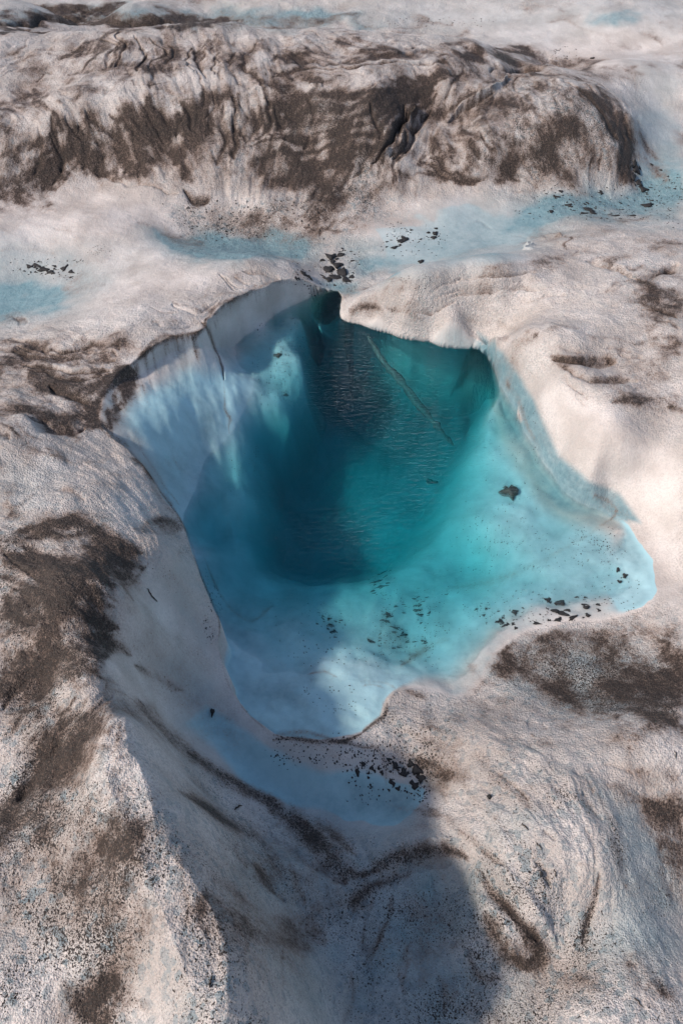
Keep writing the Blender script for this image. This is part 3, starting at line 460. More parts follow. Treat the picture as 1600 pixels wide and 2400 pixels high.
B = np.where(POOLIN > .01, np.maximum(np.clip(Bp, 0, 1), B * (1 - sstep(.0, .12, SD))), B)
for p, w, s in [([(340,900),(350,1000)],12,.12),([(300,860),(285,900),(270,980)],22,.5),([(270,960),(310,1020),(330,1050)],16,.25),([(460,800),(470,860)],4,.2),([(390,800),(385,860)],3,.2),([(420,800),(440,880)],4,.25),([(400,1060),(420,1100)],26,.12),([(560,700),(530,730),(510,750)],8,.12),
   ([(480,1310),(520,1400),(570,1448),(600,1450),(640,1420)],[2,3,4,4,6],.5),([(720,1580),(760,1575),(790,1590)],2.5,.4),([(730,1600),(728,1590)],3,.3),([(850,1610),(870,1605),(900,1612)],2.5,.5),([(900,1450),(940,1500),(1000,1480)],26,.25),([(860,1340),(890,1330)],12,.3),([(1150,970),(1190,985),(1225,980)],4,.3),
   ([(1050,1380),(1120,1370),(1200,1350),(1280,1310),(1370,1260),(1440,1210)],[14,12,9,7,5,4],.24),([(1040,1060),(1070,1100)],14,.3),([(820,900),(850,905)],14,.25),([(940,1560),(1000,1520),(1050,1500)],7,.35),([(1280,1500),(1220,1510)],4,.2),([(750,1350),(700,1380),(660,1420)],14,.1),([(1130,830),(1160,870),(1210,930),(1240,1010),(1270,1060)],[3,3,3,3,3],.6),([(1370,1150),(1440,1190),(1430,1220)],3,.3)]:
    stroke(D, p, w, s, warp=False)
# ------------------------------------------------------------------ relief
K = np.clip(K + .16 * (1 - SM) , 0, 1) * (1 - POOLIN)
H += .16 * (fbm(X, Y, .42, 3, 141) - .5) * sstep(1620, 1750, V) * (1 - sstep(480, 720, U))
B = np.maximum(B, (SD > 0) * .85 * (1 - sstep(.05, .24, SD)) * sstep(1090, 1130, U) * (1 - sstep(1190, 1250, V)))  # carries the right wall's painted shade down inside the rim
area(FO, [(900,1680),(1200,1700),(1400,1850),(1420,2100),(1300,2250),(1100,2000),(1000,1850)], .5, 50)
area(FO, [(-100,1080),(330,1100),(440,1260),(300,1400),(250,1550),(320,1700),(200,2000),(-100,2000)], .45, 60)
area(FO, [(400,1760),(640,1880),(1000,1940),(1100,2100),(1100,2400),(620,2400),(450,2000)], .35, 60)
area(FO, [(-100,480),(450,440),(460,560),(300,640),(-100,640)], .15, 60)
area(B, [(1118,782),(1180,830),(1215,880),(1250,940),(1275,1000),(1310,1070),(1380,1130),(1450,1160),(1500,1225),(1440,1215),(1380,1180),(1325,1145),(1290,1090),(1255,1040),(1225,985),(1205,935),(1175,895),(1150,850)], .95, 9, warp=False)  # shaded wall band above the water, painted with the blue ice tone
area(K, [(1118,782),(1250,940),(1310,1070),(1380,1130),(1500,1225),(1380,1180),(1255,1040),(1150,850)], -1, 14, warp=False); K = np.clip(K, 0, 1)
area(K, [(400,1780),(620,1880),(900,1960),(1050,1960),(1100,2100),(1130,2450),(600,2450),(480,2000),(380,1850)], .02, 50)
rough = np.clip(1 - SM, 0.04, 1)
H += FO * (.024 * (L2 - .5) + .042 * (L3 - .5)) + rough * (.007 * (L1 - .5) * (.4 + FO))
H += (.10 * (fbm(X, Y, .55, 4, 61) - .5) + .026 * (fbm(X, Y, .14, 4, 71) - .5) + .007 * (fbm(X, Y, .03, 2, 81) - .5)) * (.12 + .88 * rough) * (1 - .45 * np.clip(K, 0, 1) * (1 - FO))
H += rough * (1 - FO * .5) * .010 * (L2 - .5) + POOLIN * (.05 * (fbm(X, Y, .3, 4, 133) - .5) + .015 * (L2 - .5))
Z = Z0 + H * np.where(SD > -.3, sstep(0, 1, np.abs(SD) / .12) * .6 + .4, 1)
# keep the pool basin watertight: outside the rim the ice stays above the water next to it
WPOLY = rim
edge = (SD < 0) & (SD > -.14); Z = np.where(edge, np.maximum(Z, .015), Z)
# ------------------------------------------------------------------ dirt pattern
iso = np.clip(.5 + 2.0 * (fbm(X, Y, .2, 6, 91, .68) - .5), 0, 1)
lw = np.clip(.22 + .36 * FO, 0, .6)
pat = lw * (.58 * L1 + .30 * L2 + .12 * L3) + (1 - lw) * iso
pat = np.clip(.5 + 1.25 * (.8 * pat + .2 * iso - .5), 0, 1)
cav = .7 * (blur(Z.astype(np.float32), 5) - Z) + .5 * (blur(Z.astype(np.float32), 12) - Z)                          # dirt gathers in hollows; crevices also darkened as painted occlusion shade
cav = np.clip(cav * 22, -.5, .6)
Db = (1 - SM * .85) * (.08 + 1.3 * np.clip(fbm(X, Y, .45, 5, 95) - .46, 0, 1) + .16 * FO * L3)      # thin film of dust everywhere
Dc = np.clip(D, 0, None); Ds = 1.0 * Dc / (Dc + .35)
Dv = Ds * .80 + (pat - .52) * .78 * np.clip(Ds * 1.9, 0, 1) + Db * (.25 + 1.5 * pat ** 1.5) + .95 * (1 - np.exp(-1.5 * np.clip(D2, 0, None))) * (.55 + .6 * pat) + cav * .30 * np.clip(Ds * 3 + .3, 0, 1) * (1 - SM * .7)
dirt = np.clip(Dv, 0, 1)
Bv = np.clip(B * (.62 + .76 * fbm(X, Y, .18, 5, 97, .62)) + .28 * np.clip(fbm(X, Y, .11, 3, 101) - .55, 0, 1) * 2 * (K > .3), 0, 1)
Kv = np.clip(.78 * K * (.1 + 1.7 * fbm(X, Y, .22, 4, 103)) + .5 * (D + D2) * (1 - POOLIN), 0, 1)
print('painted')
sh = CS * np.clip(-Z0 / .6, 0, 1)
X = X + sh * .25; Y = Y + sh
# ------------------------------------------------------------------ meshes
Pi_ = np.stack([np.gradient(a, axis=0) for a in (X, Y, Z)], -1); Pj_ = np.stack([np.gradient(a, axis=1) for a in (X, Y, Z)], -1)
NRM = np.cross(Pj_, Pi_); NRM /= np.linalg.norm(NRM, axis=2, keepdims=True) + 1e-12
def make_grid_object(name, facemask, mat):
    idx = np.arange(NY * NX).reshape(NY, NX)
    q = np.stack([idx[:-1, :-1], idx[:-1, 1:], idx[1:, 1:], idx[1:, :-1]], -1)[facemask]
    used, inv = np.unique(q.ravel(), return_inverse=True)
    me = bpy.data.meshes.new(name); n = len(used); f = len(q)
    co = np.stack([X.ravel()[used], Y.ravel()[used], Z.ravel()[used]], -1).astype(np.float32)
    me.vertices.add(n); me.vertices.foreach_set('co', co.ravel())
    me.loops.add(f * 4); me.loops.foreach_set('vertex_index', inv.astype(np.int32))
    me.polygons.add(f); me.polygons.foreach_set('loop_start', np.arange(f, dtype=np.int32) * 4)
    me.polygons.foreach_set('use_smooth', np.ones(f, bool)); me.update(calc_edges=True)
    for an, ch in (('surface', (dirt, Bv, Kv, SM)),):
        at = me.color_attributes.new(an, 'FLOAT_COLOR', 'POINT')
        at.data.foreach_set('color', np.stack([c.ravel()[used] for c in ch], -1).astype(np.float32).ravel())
    me.normals_split_custom_set_from_vertices(NRM.reshape(-1, 3)[used].tolist())
    o = bpy.data.objects.new(name, me); C.objects.link(o); me.materials.append(mat); o['kind'] = 'structure'
    return o
# ------------------------------------------------------------------ materials
class NT:
    def __init__(s, name):
        s.m = bpy.data.materials.new(name); s.m.use_nodes = True; s.t = s.m.node_tree; s.t.nodes.clear()
        s.out = s.n('ShaderNodeOutputMaterial')
    def n(s, ty, **kw):
        n = s.t.nodes.new(ty)
        for k, v in kw.items(): setattr(n, k, v)
        return n
    def l(s, a, b): s.t.links.new(a, b)
    def val(s, sock, v):
        if isinstance(v, (int, float, tuple, list)): sock.default_value = v
        else: s.l(v, sock)
    def math(s, op, a, b=None, c=None, clamp=False):
        n = s.n('ShaderNodeMath', operation=op, use_clamp=clamp); s.val(n.inputs[0], a)
        if b is not None: s.val(n.inputs[1], b)
        if c is not None: s.val(n.inputs[2], c)
        return n.outputs[0]
    def ramp(s, x, a, b, lo=0., hi=1.):
        n = s.n('ShaderNodeMapRange', interpolation_type='SMOOTHSTEP'); s.val(n.inputs[0], x); n.inputs[1].default_value = a; n.inputs[2].default_value = b; n.inputs[3].default_value = lo; n.inputs[4].default_value = hi
        return n.outputs[0]
    def mix(s, f, a, b, mode='MIX'):
        n = s.n('ShaderNodeMix', data_type='RGBA', blend_type=mode); s.val(n.inputs[0], f)
        for i, v in ((6, a), (7, b)):
            if isinstance(v, tuple) and len(v) == 3: v = v + (1,)
            s.val(n.inputs[i], v)
        return n.outputs[2]
    def noise(s, co, sc, det=4, rough=.55, typ='ShaderNodeTexNoise'):
        n = s.n(typ); n.inputs['Scale'].default_value = sc; s.l(co, n.inputs['Vector'])
        if typ == 'ShaderNodeTexNoise': n.inputs['Detail'].default_value = det; n.inputs['Roughness'].default_value = rough
        return n
def ice_material():
    t = NT('glacier_ice'); tc = t.n('ShaderNodeTexCoord').outputs['Object']
    at = t.n('ShaderNodeAttribute', attribute_name='surface'); sep = t.n('ShaderNodeSeparateColor'); t.l(at.outputs['Color'], sep.inputs[0])
    dirt_, blue_, grit_, sm_ = sep.outputs[0], sep.outputs[1], sep.outputs[2], at.outputs['Alpha']
    rough_ = t.math('SUBTRACT', 1.0, sm_, clamp=True)
    n1 = t.noise(tc, 3.0, 5); n2 = t.noise(tc, 22, 4, .65); n3 = t.noise(tc, 90, 3, .7); n4 = t.noise(tc, 260, 2, .6)
    clean = t.mix(t.ramp(n1.outputs[0], .35, .7), (.49, .440, .402), (.68, .630, .59))
    clean = t.mix(t.math('MULTIPLY', rough_, t.ramp(n3.outputs[0], .42, .66, 0, .6)), clean, (.30, .295, .29))
    blu = t.mix(t.ramp(n2.outputs[0], .3, .7), (.145, .255, .288), (.225, .34, .372))
    # patches of clear bluish ice crystals
    v1 = t.noise(tc, 34, typ='ShaderNodeTexVoronoi'); 
    cellr = t.n('ShaderNodeSeparateColor'); t.l(v1.outputs['Color'], cellr.inputs[0])
    clearc = t.math('MULTIPLY', t.ramp(t.math('ADD', cellr.outputs[0], n2.outputs[0]), 1.18, 1.42), t.math('MULTIPLY', grit_, 1.1), clamp=True)
    clean = t.mix(t.ramp(sm_, .8, .92), clean, (.39, .615, .665)); base = t.mix(blue_, clean, blu); base = t.mix(t.math('MULTIPLY', clearc, rough_), base, (.22, .275, .295))
    # dirt: brown film, turning to dark wet silt where it is thick; broken up by grains
    n5 = t.noise(tc, 170, 2, .6); n6 = t.noise(tc, 48, 3, .6)
    g = t.math('MULTIPLY', t.math('SUBTRACT', n3.outputs[0], .5), 1.5)
    g = t.math('MULTIPLY_ADD', t.math('SUBTRACT', n5.outputs[0], .5), 1.0, g); g = t.math('MULTIPLY_ADD', t.math('SUBTRACT', n6.outputs[0], .5), 1.1, g)
    film = t.ramp(t.math('MULTIPLY_ADD', g, .34, dirt_), .03, .95); wv = t.noise(tc, 7, 5, .7)
    brown = t.mix(t.ramp(wv.outputs[0], .35, .65), (.140, .084, .059), (.30, .192, .138))
    brown = t.mix(t.ramp(g, -.28, .30), t.mix(.55, brown, (.045, .030, .022)), t.mix(.45, brown, (.36, .27, .22)))
    base = t.mix(t.math('MULTIPLY', film, .9), base, brown)
    cover = t.ramp(t.math('MULTIPLY_ADD', g, t.ramp(dirt_, .02, .2), dirt_), .52, 1.12)
    base = t.mix(t.math('MULTIPLY', cover, .9), base, (.016, .012, .010))
    # black grit, grains of 3 to 12 mm
    w = t.n('ShaderNodeVectorMath', operation='MULTIPLY'); t.l(tc, w.inputs[0]); w.inputs[1].default_value = (1, .8, 1)
    g1 = t.noise(w.outputs[0], 105, 2, .5); g2 = t.noise(w.outputs[0], 210, 2, .5)
    th1 = t.math('SUBTRACT', g1.outputs[0], t.math('MULTIPLY', t.math('SUBTRACT', 1.0, grit_), .30))
    th2 = t.math('SUBTRACT', g2.outputs[0], t.math('MULTIPLY', t.math('SUBTRACT', 1.0, grit_), .28))
    gm = t.math('MAXIMUM', t.ramp(th1, .50, .56), t.math('MULTIPLY', t.ramp(th2, .49, .55), .85))
    base = t.mix(t.math('MULTIPLY', gm, t.ramp(grit_, .03, .2)), base, (.040, .033, .029))
    b = t.n('ShaderNodeBsdfPrincipled'); t.l(base, b.inputs['Base Color'])
    v4 = t.noise(tc, 95, typ='ShaderNodeTexVoronoi'); c4 = t.n('ShaderNodeSeparateColor'); t.l(v4.outputs['Color'], c4.inputs[0])
    rr = t.math('ADD', t.ramp(n3.outputs[0], .3, .7, .30, .6), t.math('MULTIPLY', dirt_, .15)); rr = t.math('SUBTRACT', rr, t.ramp(c4.outputs[1], .80, .95, 0, .17)); t.l(rr, b.inputs['Roughness'])
    b.inputs['IOR'].default_value = 1.31; b.inputs['Subsurface Weight'].default_value = SSS; b.inputs['Subsurface Radius'].default_value = (.6, .9, 1.0); b.inputs['Subsurface Scale'].default_value = .03
    # bump: crystals and granular snow
    v2 = t.noise(tc, 120, typ='ShaderNodeTexVoronoi'); v3 = t.noise(tc, 48, typ='ShaderNodeTexVoronoi')
    hgt = t.math('ADD', t.math('MULTIPLY', v2.outputs['Distance'], .9), t.math('MULTIPLY', n3.outputs[0], 1.2))
    hgt = t.math('ADD', hgt, t.math('MULTIPLY', v3.outputs['Distance'], .8)); hgt = t.math('ADD', hgt, t.math('MULTIPLY', n2.outputs[0], .6))
    hgt = t.math('ADD', hgt, t.math('MULTIPLY', gm, .25))
    bp = t.n('ShaderNodeBump'); bp.inputs['Distance'].default_value = .012
    t.l(hgt, bp.inputs['Height']); t.l(t.math('MULTIPLY_ADD', rough_, .58, .05), bp.inputs['Strength']); t.l(bp.outputs[0], b.inputs['Normal'])
    t.l(b.outputs[0], t.out.inputs[0]); return t.m
def water_material():
    t = NT('meltwater'); tc = t.n('ShaderNodeTexCoord').outputs['Object']
    mp = t.n('ShaderNodeMapping'); t.l(tc, mp.inputs[0]); mp.inputs['Rotation'].default_value = (0, 0, R(-14)); mp.inputs['Scale'].default_value = (1, 3.2, 1)
    w1 = t.noise(mp.outputs[0], 11, 3, .55); w2 = t.noise(mp.outputs[0], 30, 2, .5)
    calm = t.noise(tc, 1.1, 1); cm = t.ramp(calm.outputs[0], .35, .6)
    h = t.math('ADD', t.math('MULTIPLY', w1.outputs[0], 1.0), t.math('MULTIPLY', w2.outputs[0], .45))
    bp = t.n('ShaderNodeBump'); bp.inputs['Distance'].default_value = .03; t.l(h, bp.inputs['Height']); t.l(t.math('MULTIPLY_ADD', cm, .25, .46), bp.inputs['Strength'])
    fr = t.n('ShaderNodeLayerWeight'); fr.inputs['Blend'].default_value = .5; t.l(bp.outputs[0], fr.inputs['Normal'])
    frs = t.math('MULTIPLY_ADD', t.math('POWER', fr.outputs['Facing'], 5.0), .985, .014)      # Schlick
    gl = t.n('ShaderNodeBsdfGlossy'); gl.inputs['Roughness'].default_value = .06; gl.inputs['Color'].default_value = (.72, .88, 1, 1); t.l(bp.outputs[0], gl.inputs['Normal'])
    tr = t.n('ShaderNodeBsdfTransparent')
    rf = t.n('ShaderNodeBsdfRefraction'); rf.inputs['IOR'].default_value = 1.14; rf.inputs['Roughness'].default_value = 0.0; t.l(bp.outputs[0], rf.inputs['Normal'])
    m0 = t.n('ShaderNodeMixShader'); m0.inputs[0].default_value = REFR; t.l(tr.outputs[0], m0.inputs[1]); t.l(rf.outputs[0], m0.inputs[2])
    mx = t.n('ShaderNodeMixShader'); t.l(frs, mx.inputs[0]); t.l(m0.outputs[0], mx.inputs[1]); t.l(gl.outputs[0], mx.inputs[2])
    t.l(mx.outputs[0], t.out.inputs[0])
    va = t.n('ShaderNodeVolumeAbsorption'); va.inputs['Color'].default_value = (0.0, .770, .795, 1); va.inputs['Density'].default_value = 2.9
    t.l(va.outputs[0], t.out.inputs['Volume']); return t.m
REFR = 0.33; SSS = 0.22
ICE = ice_material(); WATER = water_material()
# ------------------------------------------------------------------ ice, split where the landforms part
Uf, Vf = proj(X, Y, Z)
uc = Uf[:-1, :-1]; vc = Vf[:-1, :-1]; yc = Y[:-1, :-1]; xc = X[:-1, :-1]
RIDGE = [(-400,480),(0,478),(100,448),(250,395),(330,430),(440,470),(520,510),(640,525),(760,520),(870,490),(960,440),(1100,430),(1300,425),(1470,440),(1500,400),(1512,330),(1495,270),(1440,225),(1340,180),(1290,150),(1150,108),(1000,82),(800,66),(600,66),(450,44),(250,66),(0,68),(-400,70)]
rm = inside(uc, vc, RIDGE) & (yc > 5) & (yc < 11.9)
TONGUE = [(805,690),(830,690),(900,680),(1000,668),(1100,650),(1240,600),(1300,590),(1400,700),(1330,800),(1260,900),(1200,840),(1120,790),(1000,800),(930,780),(860,760),(800,745)]
tm = inside(uc, vc, TONGUE) & ~rm & (Z[:-1, :-1] > -.02) & (yc > 4)
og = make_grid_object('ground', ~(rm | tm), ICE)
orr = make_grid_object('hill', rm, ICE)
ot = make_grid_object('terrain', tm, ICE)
# ------------------------------------------------------------------ water of the pool: a closed body whose sides lie inside the ice
def water_body():
    pts = [(p[0], p[1]) for p in rim]
    n = len(pts); cx_ = sum(p[0] for p in pts) / n; cy_ = sum(p[1] for p in pts) / n
    # push the outline 7 cm into the ice
    q = []
    area2 = sum(pts[i][0] * pts[(i + 1) % n][1] - pts[(i + 1) % n][0] * pts[i][1] for i in range(n)); sg = 1 if area2 > 0 else -1
    for i in range(n):
        ax, ay = pts[i - 1]; bx_, by_ = pts[(i + 1) % n]; tx, ty = bx_ - ax, by_ - ay; L = math.hypot(tx, ty) + 1e-9
        q.append((pts[i][0] + sg * ty / L * .07, pts[i][1] - sg * tx / L * .07))
    if sg < 0: q = q[::-1]
    me = bpy.data.meshes.new('water'); V_ = [(x, y, 0.0) for x, y in q] + [(x, y, -1.6) for x, y in q]
    F = [list(range(n)), list(range(2 * n - 1, n - 1, -1))] + [[i, i + n, (i + 1) % n + n, (i + 1) % n] for i in range(n)]
    me.from_pydata(V_, [], F); me.update(); o = bpy.data.objects.new('water', me); C.objects.link(o); me.materials.append(WATER); o['kind'] = 'structure'
    return o
water_body()
# ------------------------------------------------------------------ loose pieces lying on the ice
BINS = {}
kk = np.where(FR.ravel())[0]; dep = (Y.ravel()[kk] * cp - (Z.ravel()[kk] - CAM_H) * sp)
order = np.argsort(-dep); kk = kk[order]
bu = (Uf.ravel()[kk] / 3).astype(int); bv = (Vf.ravel()[kk] / 3).astype(int)
IMG = np.full((870, 620), -1, int); okk = (bu >= 0) & (bu < 620) & (bv >= 0) & (bv < 870); IMG[bv[okk], bu[okk]] = kk[okk]   # nearest wins: written last
def hit(u, v):
    a, b = int(u / 3), int(v / 3)
    for r in range(0, 5):
        for da in range(-r, r + 1):
            for db in range(-r, r + 1):
                if 0 <= a + da < 620 and 0 <= b + db < 870 and IMG[b + db, a + da] >= 0:
                    i = IMG[b + db, a + da]; return np.array([X.ravel()[i], Y.ravel()[i], Z.ravel()[i]]), NRM.reshape(-1, 3)[i]
    x, y = P(u, v, 0); return np.array([x, y, 0.]), np.array([0, 0, 1.])
def scale_at(p):
    return (p[1] * cp - (p[2] - CAM_H) * sp) * TH / 1200          # metres per photo pixel there
def silt_material(name, c1, c2, rough=.75, sc=60):
    t = NT(name); tc = t.n('ShaderNodeTexCoord').outputs['Object']; n = t.noise(tc, sc, 4, .65)
    base = t.mix(t.ramp(n.outputs[0], .35, .7), c1, c2); b = t.n('ShaderNodeBsdfPrincipled'); t.l(base, b.inputs['Base Color']); b.inputs['Roughness'].default_value = rough
    bp = t.n('ShaderNodeBump'); bp.inputs['Distance'].default_value = .004; bp.inputs['Strength'].default_value = .8; t.l(n.outputs[0], bp.inputs['Height']); t.l(bp.outputs[0], b.inputs['Normal'])
    t.l(b.outputs[0], t.out.inputs[0]); return t.m
SILT = silt_material('black_silt', (.010, .010, .011), (.028, .026, .025)); STONE = silt_material('dark_stone', (.02, .022, .022), (.07, .062, .045), .6, 30)
TWIG = silt_material('twig_bark', (.03, .02, .015), (.07, .05, .035), .8, 90)
def basis(n):
    n = n / np.linalg.norm(n); a = np.cross(n, [0, 1, 0]); a = np.cross([0, 1, 0], n); a /= np.linalg.norm(a) + 1e-9; return a, np.cross(n, a), n
def frame_axes(n, u, v, p, angle):
    """tangent direction on the surface that runs at the given photo angle"""
    x0, y0 = P(u, v, p[2]); x1, y1 = P(u + 6 * math.cos(R(angle)), v + 6 * math.sin(R(angle)), p[2])
    d = np.array([x1 - x0, y1 - y0, 0.]); d /= np.linalg.norm(d); n = n / np.linalg.norm(n); d = d - n * d.dot(n); d /= np.linalg.norm(d); return d, np.cross(n, d), n
def flake_geo(V_, F_, o, ax, ay, az, L, Wd, T, r, seg=11):
    """ragged flat flake: lower ring, wider middle ring, domed top"""
    b0 = len(V_); ph = r.uniform(0, 6.28); rad = [r.uniform(.55, 1.15) * (1 + .25 * math.sin(3 * i / seg * 6.28 + ph)) for i in range(seg)]
    for lv, (k, h) in enumerate(((.85, -.35), (1.0, .25), (.62, .8))):
        for i in range(seg):
            a = 6.2832 * i / seg; V_.append(tuple(o + ax * (math.cos(a) * rad[i] * k * L) + ay * (math.sin(a) * rad[i] * k * Wd) + az * (T * (h + r.uniform(-.15, .15)))))
    V_.append(tuple(o + az * T * r.uniform(.85, 1.1))); V_.append(tuple(o - az * T * .4))
    for lv in range(2):
        for i in range(seg):
            j = (i + 1) % seg; F_.append((b0 + lv * seg + i, b0 + lv * seg + j, b0 + (lv + 1) * seg + j, b0 + (lv + 1) * seg + i))
    for i in range(seg):
        j = (i + 1) % seg; F_.append((b0 + 2 * seg + i, b0 + 2 * seg + j, b0 + 3 * seg)); F_.append((b0 + j, b0 + i, b0 + 3 * seg + 1))
def mesh_obj(name, V_, F_, mat, origin=None):
    me = bpy.data.meshes.new(name); o0 = np.array(origin if origin is not None else (0, 0, 0))
    me.from_pydata([tuple(np.array(v) - o0) for v in V_], [], F_); me.polygons.foreach_set('use_smooth', [True] * len(F_)); me.update()
    o = bpy.data.objects.new(name, me); o.location = tuple(o0); C.objects.link(o); me.materials.append(mat); return o
def tag(o, label, cat, group=None, kind=None):
    o['label'] = label
    if cat: o['category'] = cat
    if group: o['group'] = group
    if kind: o['kind'] = kind
def place_flake(name, u, v, L, Wd, ang_, r, mat=None, thick=.25):
    p, n = hit(u, v); m = scale_at(p); ax, ay, az = frame_axes(n, u, v, p, ang_); V_, F_ = [], []
    k = 1.0 / max(.35, abs(math.sin(R(PITCH)))) if abs(math.sin(R(ang_))) < .6 else 1.0
    T = max(.003, Wd * m * thick); flake_geo(V_, F_, p + az * T * .25, ax, ay, az, L * m * .55, Wd * m * .55 * k, T, r)
    return mesh_obj(name, V_, F_, mat or SILT, p)
CL = [  # label, group, centre list of (u, v, length, width, angle) for the large ones, then (n, u0, u1, v0, v1, size, angle, elongation)
 ('black silt flake in the dense patch where the stream enters the pool', 'silt flakes at the pool inlet', [(775,605,34,22,80),(790,622,34,22,70),(770,632,30,20,30),(800,640,30,18,20),(785,650,40,16,15),(812,655,26,14,20),(768,655,24,14,0),(795,598,26,14,170)], (14,755,830,588,668,11,20,.6)),
 ('small black silt flake left of the inlet, near the snow lip', 'silt flakes left of the inlet', [(712,640,20,12,30),(725,648,16,10,10)], (8,690,745,628,652,8,10,.6)),
 ('black silt flake on the white slope between ridge and tongue', 'silt flakes on the white slope', [(940,565,24,12,160),(948,558,18,14,20),(1018,548,14,14,60),(1016,556,16,10,20),(985,613,14,12,0),(925,580,20,8,160)], (14,905,1035,535,585,8,160,.5)),
 ('black silt flake in the blue hollow below the ridge at right', 'silt flakes in the blue hollow', [(1378,490,30,14,20),(1390,500,26,10,20),(1365,498,20,8,10),(1330,480,20,8,10),(1300,460,16,7,15),(1440,505,24,8,170),(1480,506,20,8,10)], (34,1270,1520,445,512,9,10,.45)),
 ('black silt flake at the foot of the ridge end', 'silt flakes at the ridge end', [(1490,400,26,20,60),(1484,415,24,16,70),(1495,430,20,16,80),(1508,446,26,16,10),(1512,482,28,14,10),(1486,385,20,14,60)], (14,1475,1590,385,510,9,20,.5)),
 ('black silt flake on the grey ice by the left edge', 'silt flakes by the left edge', [(100,632,26,12,10),(118,638,24,10,10),(85,622,22,8,20),(152,628,20,10,150),(70,625,16,7,10),(165,636,16,8,20)], (16,45,178,612,650,8,10,.5)),
 ('black silt flake in the shallow arm at the right of the pool', 'silt flakes in the shallow arm', [(1312,1415,24,20,20),(1300,1432,22,14,150),(1318,1438,30,12,15),(1305,1452,26,9,160),(1340,1447,26,9,160),(1330,1428,16,10,20),(1282,1405,14,10,30),(1372,1422,14,16,60),(1374,1440,10,14,90),(1365,1418,12,6,0),(1400,1416,12,8,30),(1402,1430,10,7,0)], (14,1260,1410,1398,1460,7,10,.5)),
 ('small black silt flake under the rippled shallows', 'silt flakes under the rippled shallows', [(1205,1434,18,12,20),(1172,1455,20,12,30),(1180,1466,16,8,10),(1206,1470,10,8,0),(1255,1460,22,7,10),(1138,1425,14,8,60)], (14,1090,1275,1415,1475,7,15,.5)),
 ('thin black silt sliver on the pool bed below the deep water', 'silt slivers below the deep water', [(895,1342,26,7,165),(880,1362,30,8,165),(890,1375,26,7,160),(900,1350,20,6,165),(872,1385,14,6,150)], (14,855,912,1335,1395,9,160,.3)),
 ('thin black silt sliver in the swarm on the lower pool bed', 'silt slivers on the lower pool bed', [(910,1440,18,8,30),(908,1455,22,8,20),(975,1430,26,9,20),(982,1440,22,7,25),(970,1402,12,6,20),(925,1470,24,6,10),(945,1490,28,6,165),(870,1505,24,8,25),(865,1500,14,6,30)], (60,890,1005,1400,1555,10,160,.28)),
 ('short black silt flake at the left of the lower pool bed', 'silt flakes at the left of the lower pool bed', [(772,1450,12,8,160),(775,1465,16,9,20),(785,1480,14,7,30),(768,1475,10,6,60)], (16,740,815,1445,1500,7,30,.45)),
 ('black grit clump on the wall of the small shaded hollow', 'grit clumps in the shaded hollow', [(975,1805,30,24,60),(985,1822,30,20,40),(945,1810,22,20,70),(960,1790,18,12,30),(925,1792,16,14,50),(970,1840,26,14,30),(850,1790,16,10,90),(838,1810,16,12,80),(870,1800,12,10,60),(915,1830,16,10,60),(930,1850,12,10,30)], (26,825,1000,1772,1868,9,60,.6)),
]
rr_ = random.Random(5)
for lab, grp, big, (n_, u0, u1, v0, v1, sz, an, el) in CL:
    items = [(a, b, l, w, g) for a, b, l, w, g in big]
    for _ in range(n_ * 3 // 4 if n_ > 20 else n_):
        cu, cv = (u0 + u1) / 2, (v0 + v1) / 2
        if big and rr_.random() < .6:
            c = rr_.choice(big); cu, cv = c[0] + rr_.gauss(0, 16), c[1] + rr_.gauss(0, 12)
        else: cu, cv = rr_.uniform(u0, u1), rr_.uniform(v0, v1)
        l = sz * rr_.uniform(.6, 1.5); items.append((min(max(cu, u0), u1), min(max(cv, v0), v1), l, l * el * rr_.uniform(.7, 1.4), an + rr_.uniform(-25, 25)))
    nm_ = {}; rest = list(range(len(items)))
    for word, key in (('largest', lambda i: -items[i][2] * items[i][3]), ('leftmost', lambda i: items[i][0]), ('rightmost', lambda i: -items[i][0]), ('farthest', lambda i: items[i][1]), ('nearest', lambda i: -items[i][1]), ('second largest', lambda i: -items[i][2] * items[i][3])):
        i = min(rest, key=key); nm_[i] = word; rest.remove(i)
    for i, (a, b, l, w, g) in enumerate(items):
        tag(place_flake('silt_flake', a, b, l, w, g, rr_), (nm_[i] + ' ' + lab) if i in nm_ else 'plain ' + lab, 'silt flake', grp)
SP = [('stone', 1195, 1155, 46, 28, 15, STONE, 'dark brown stone lying on the bright turquoise shelf under water', 'stone', .5),
      ('stone', 652, 834, 20, 13, 10, STONE, 'small black stone on the pale left shelf of the pool, upper of two', 'stone', .45),
      ('stone', 669, 925, 14, 7, 170, STONE, 'small black stone on the pale left shelf, lower of two', 'stone', .45),
      ('stone', 1008, 1128, 28, 11, 20, STONE, 'long dark stone at the edge of the deep water', 'stone', .35),
      ('stone', 1186, 1143, 18, 8, 20, STONE, 'thin dark stone just above the biggest underwater stone', 'stone', .35),
      ('pebble', 1447, 1337, 11, 9, 20, SILT, 'black pebble on the white right bank, highest of three', 'pebble', .6),
      ('pebble', 1463, 1351, 14, 10, 10, SILT, 'black pebble on the white right bank, rightmost and largest of three', 'pebble', .6),
      ('pebble', 1450, 1364, 10, 7, 10, SILT, 'black pebble on the white right bank, lowest of three', 'pebble', .6),
      ('pebble', 495, 1670, 9, 14, 0, SILT, 'single black pebble on the shaded slope left of the hollow', 'pebble', .6),
      ('pebble', 1147, 1868, 12, 12, 0, SILT, 'black pebble on the sunlit ice right of the hollow', 'pebble', .6),
      ('pebble', 1388, 137, 12, 5, 10, SILT, 'tiny dark pebble on the white ice behind the ridge', 'pebble', .5),
      ('pebble', 1266, 2050, 8, 10, 0, SILT, 'tiny black pebble on the sunlit slope at lower right', 'pebble', .6)]
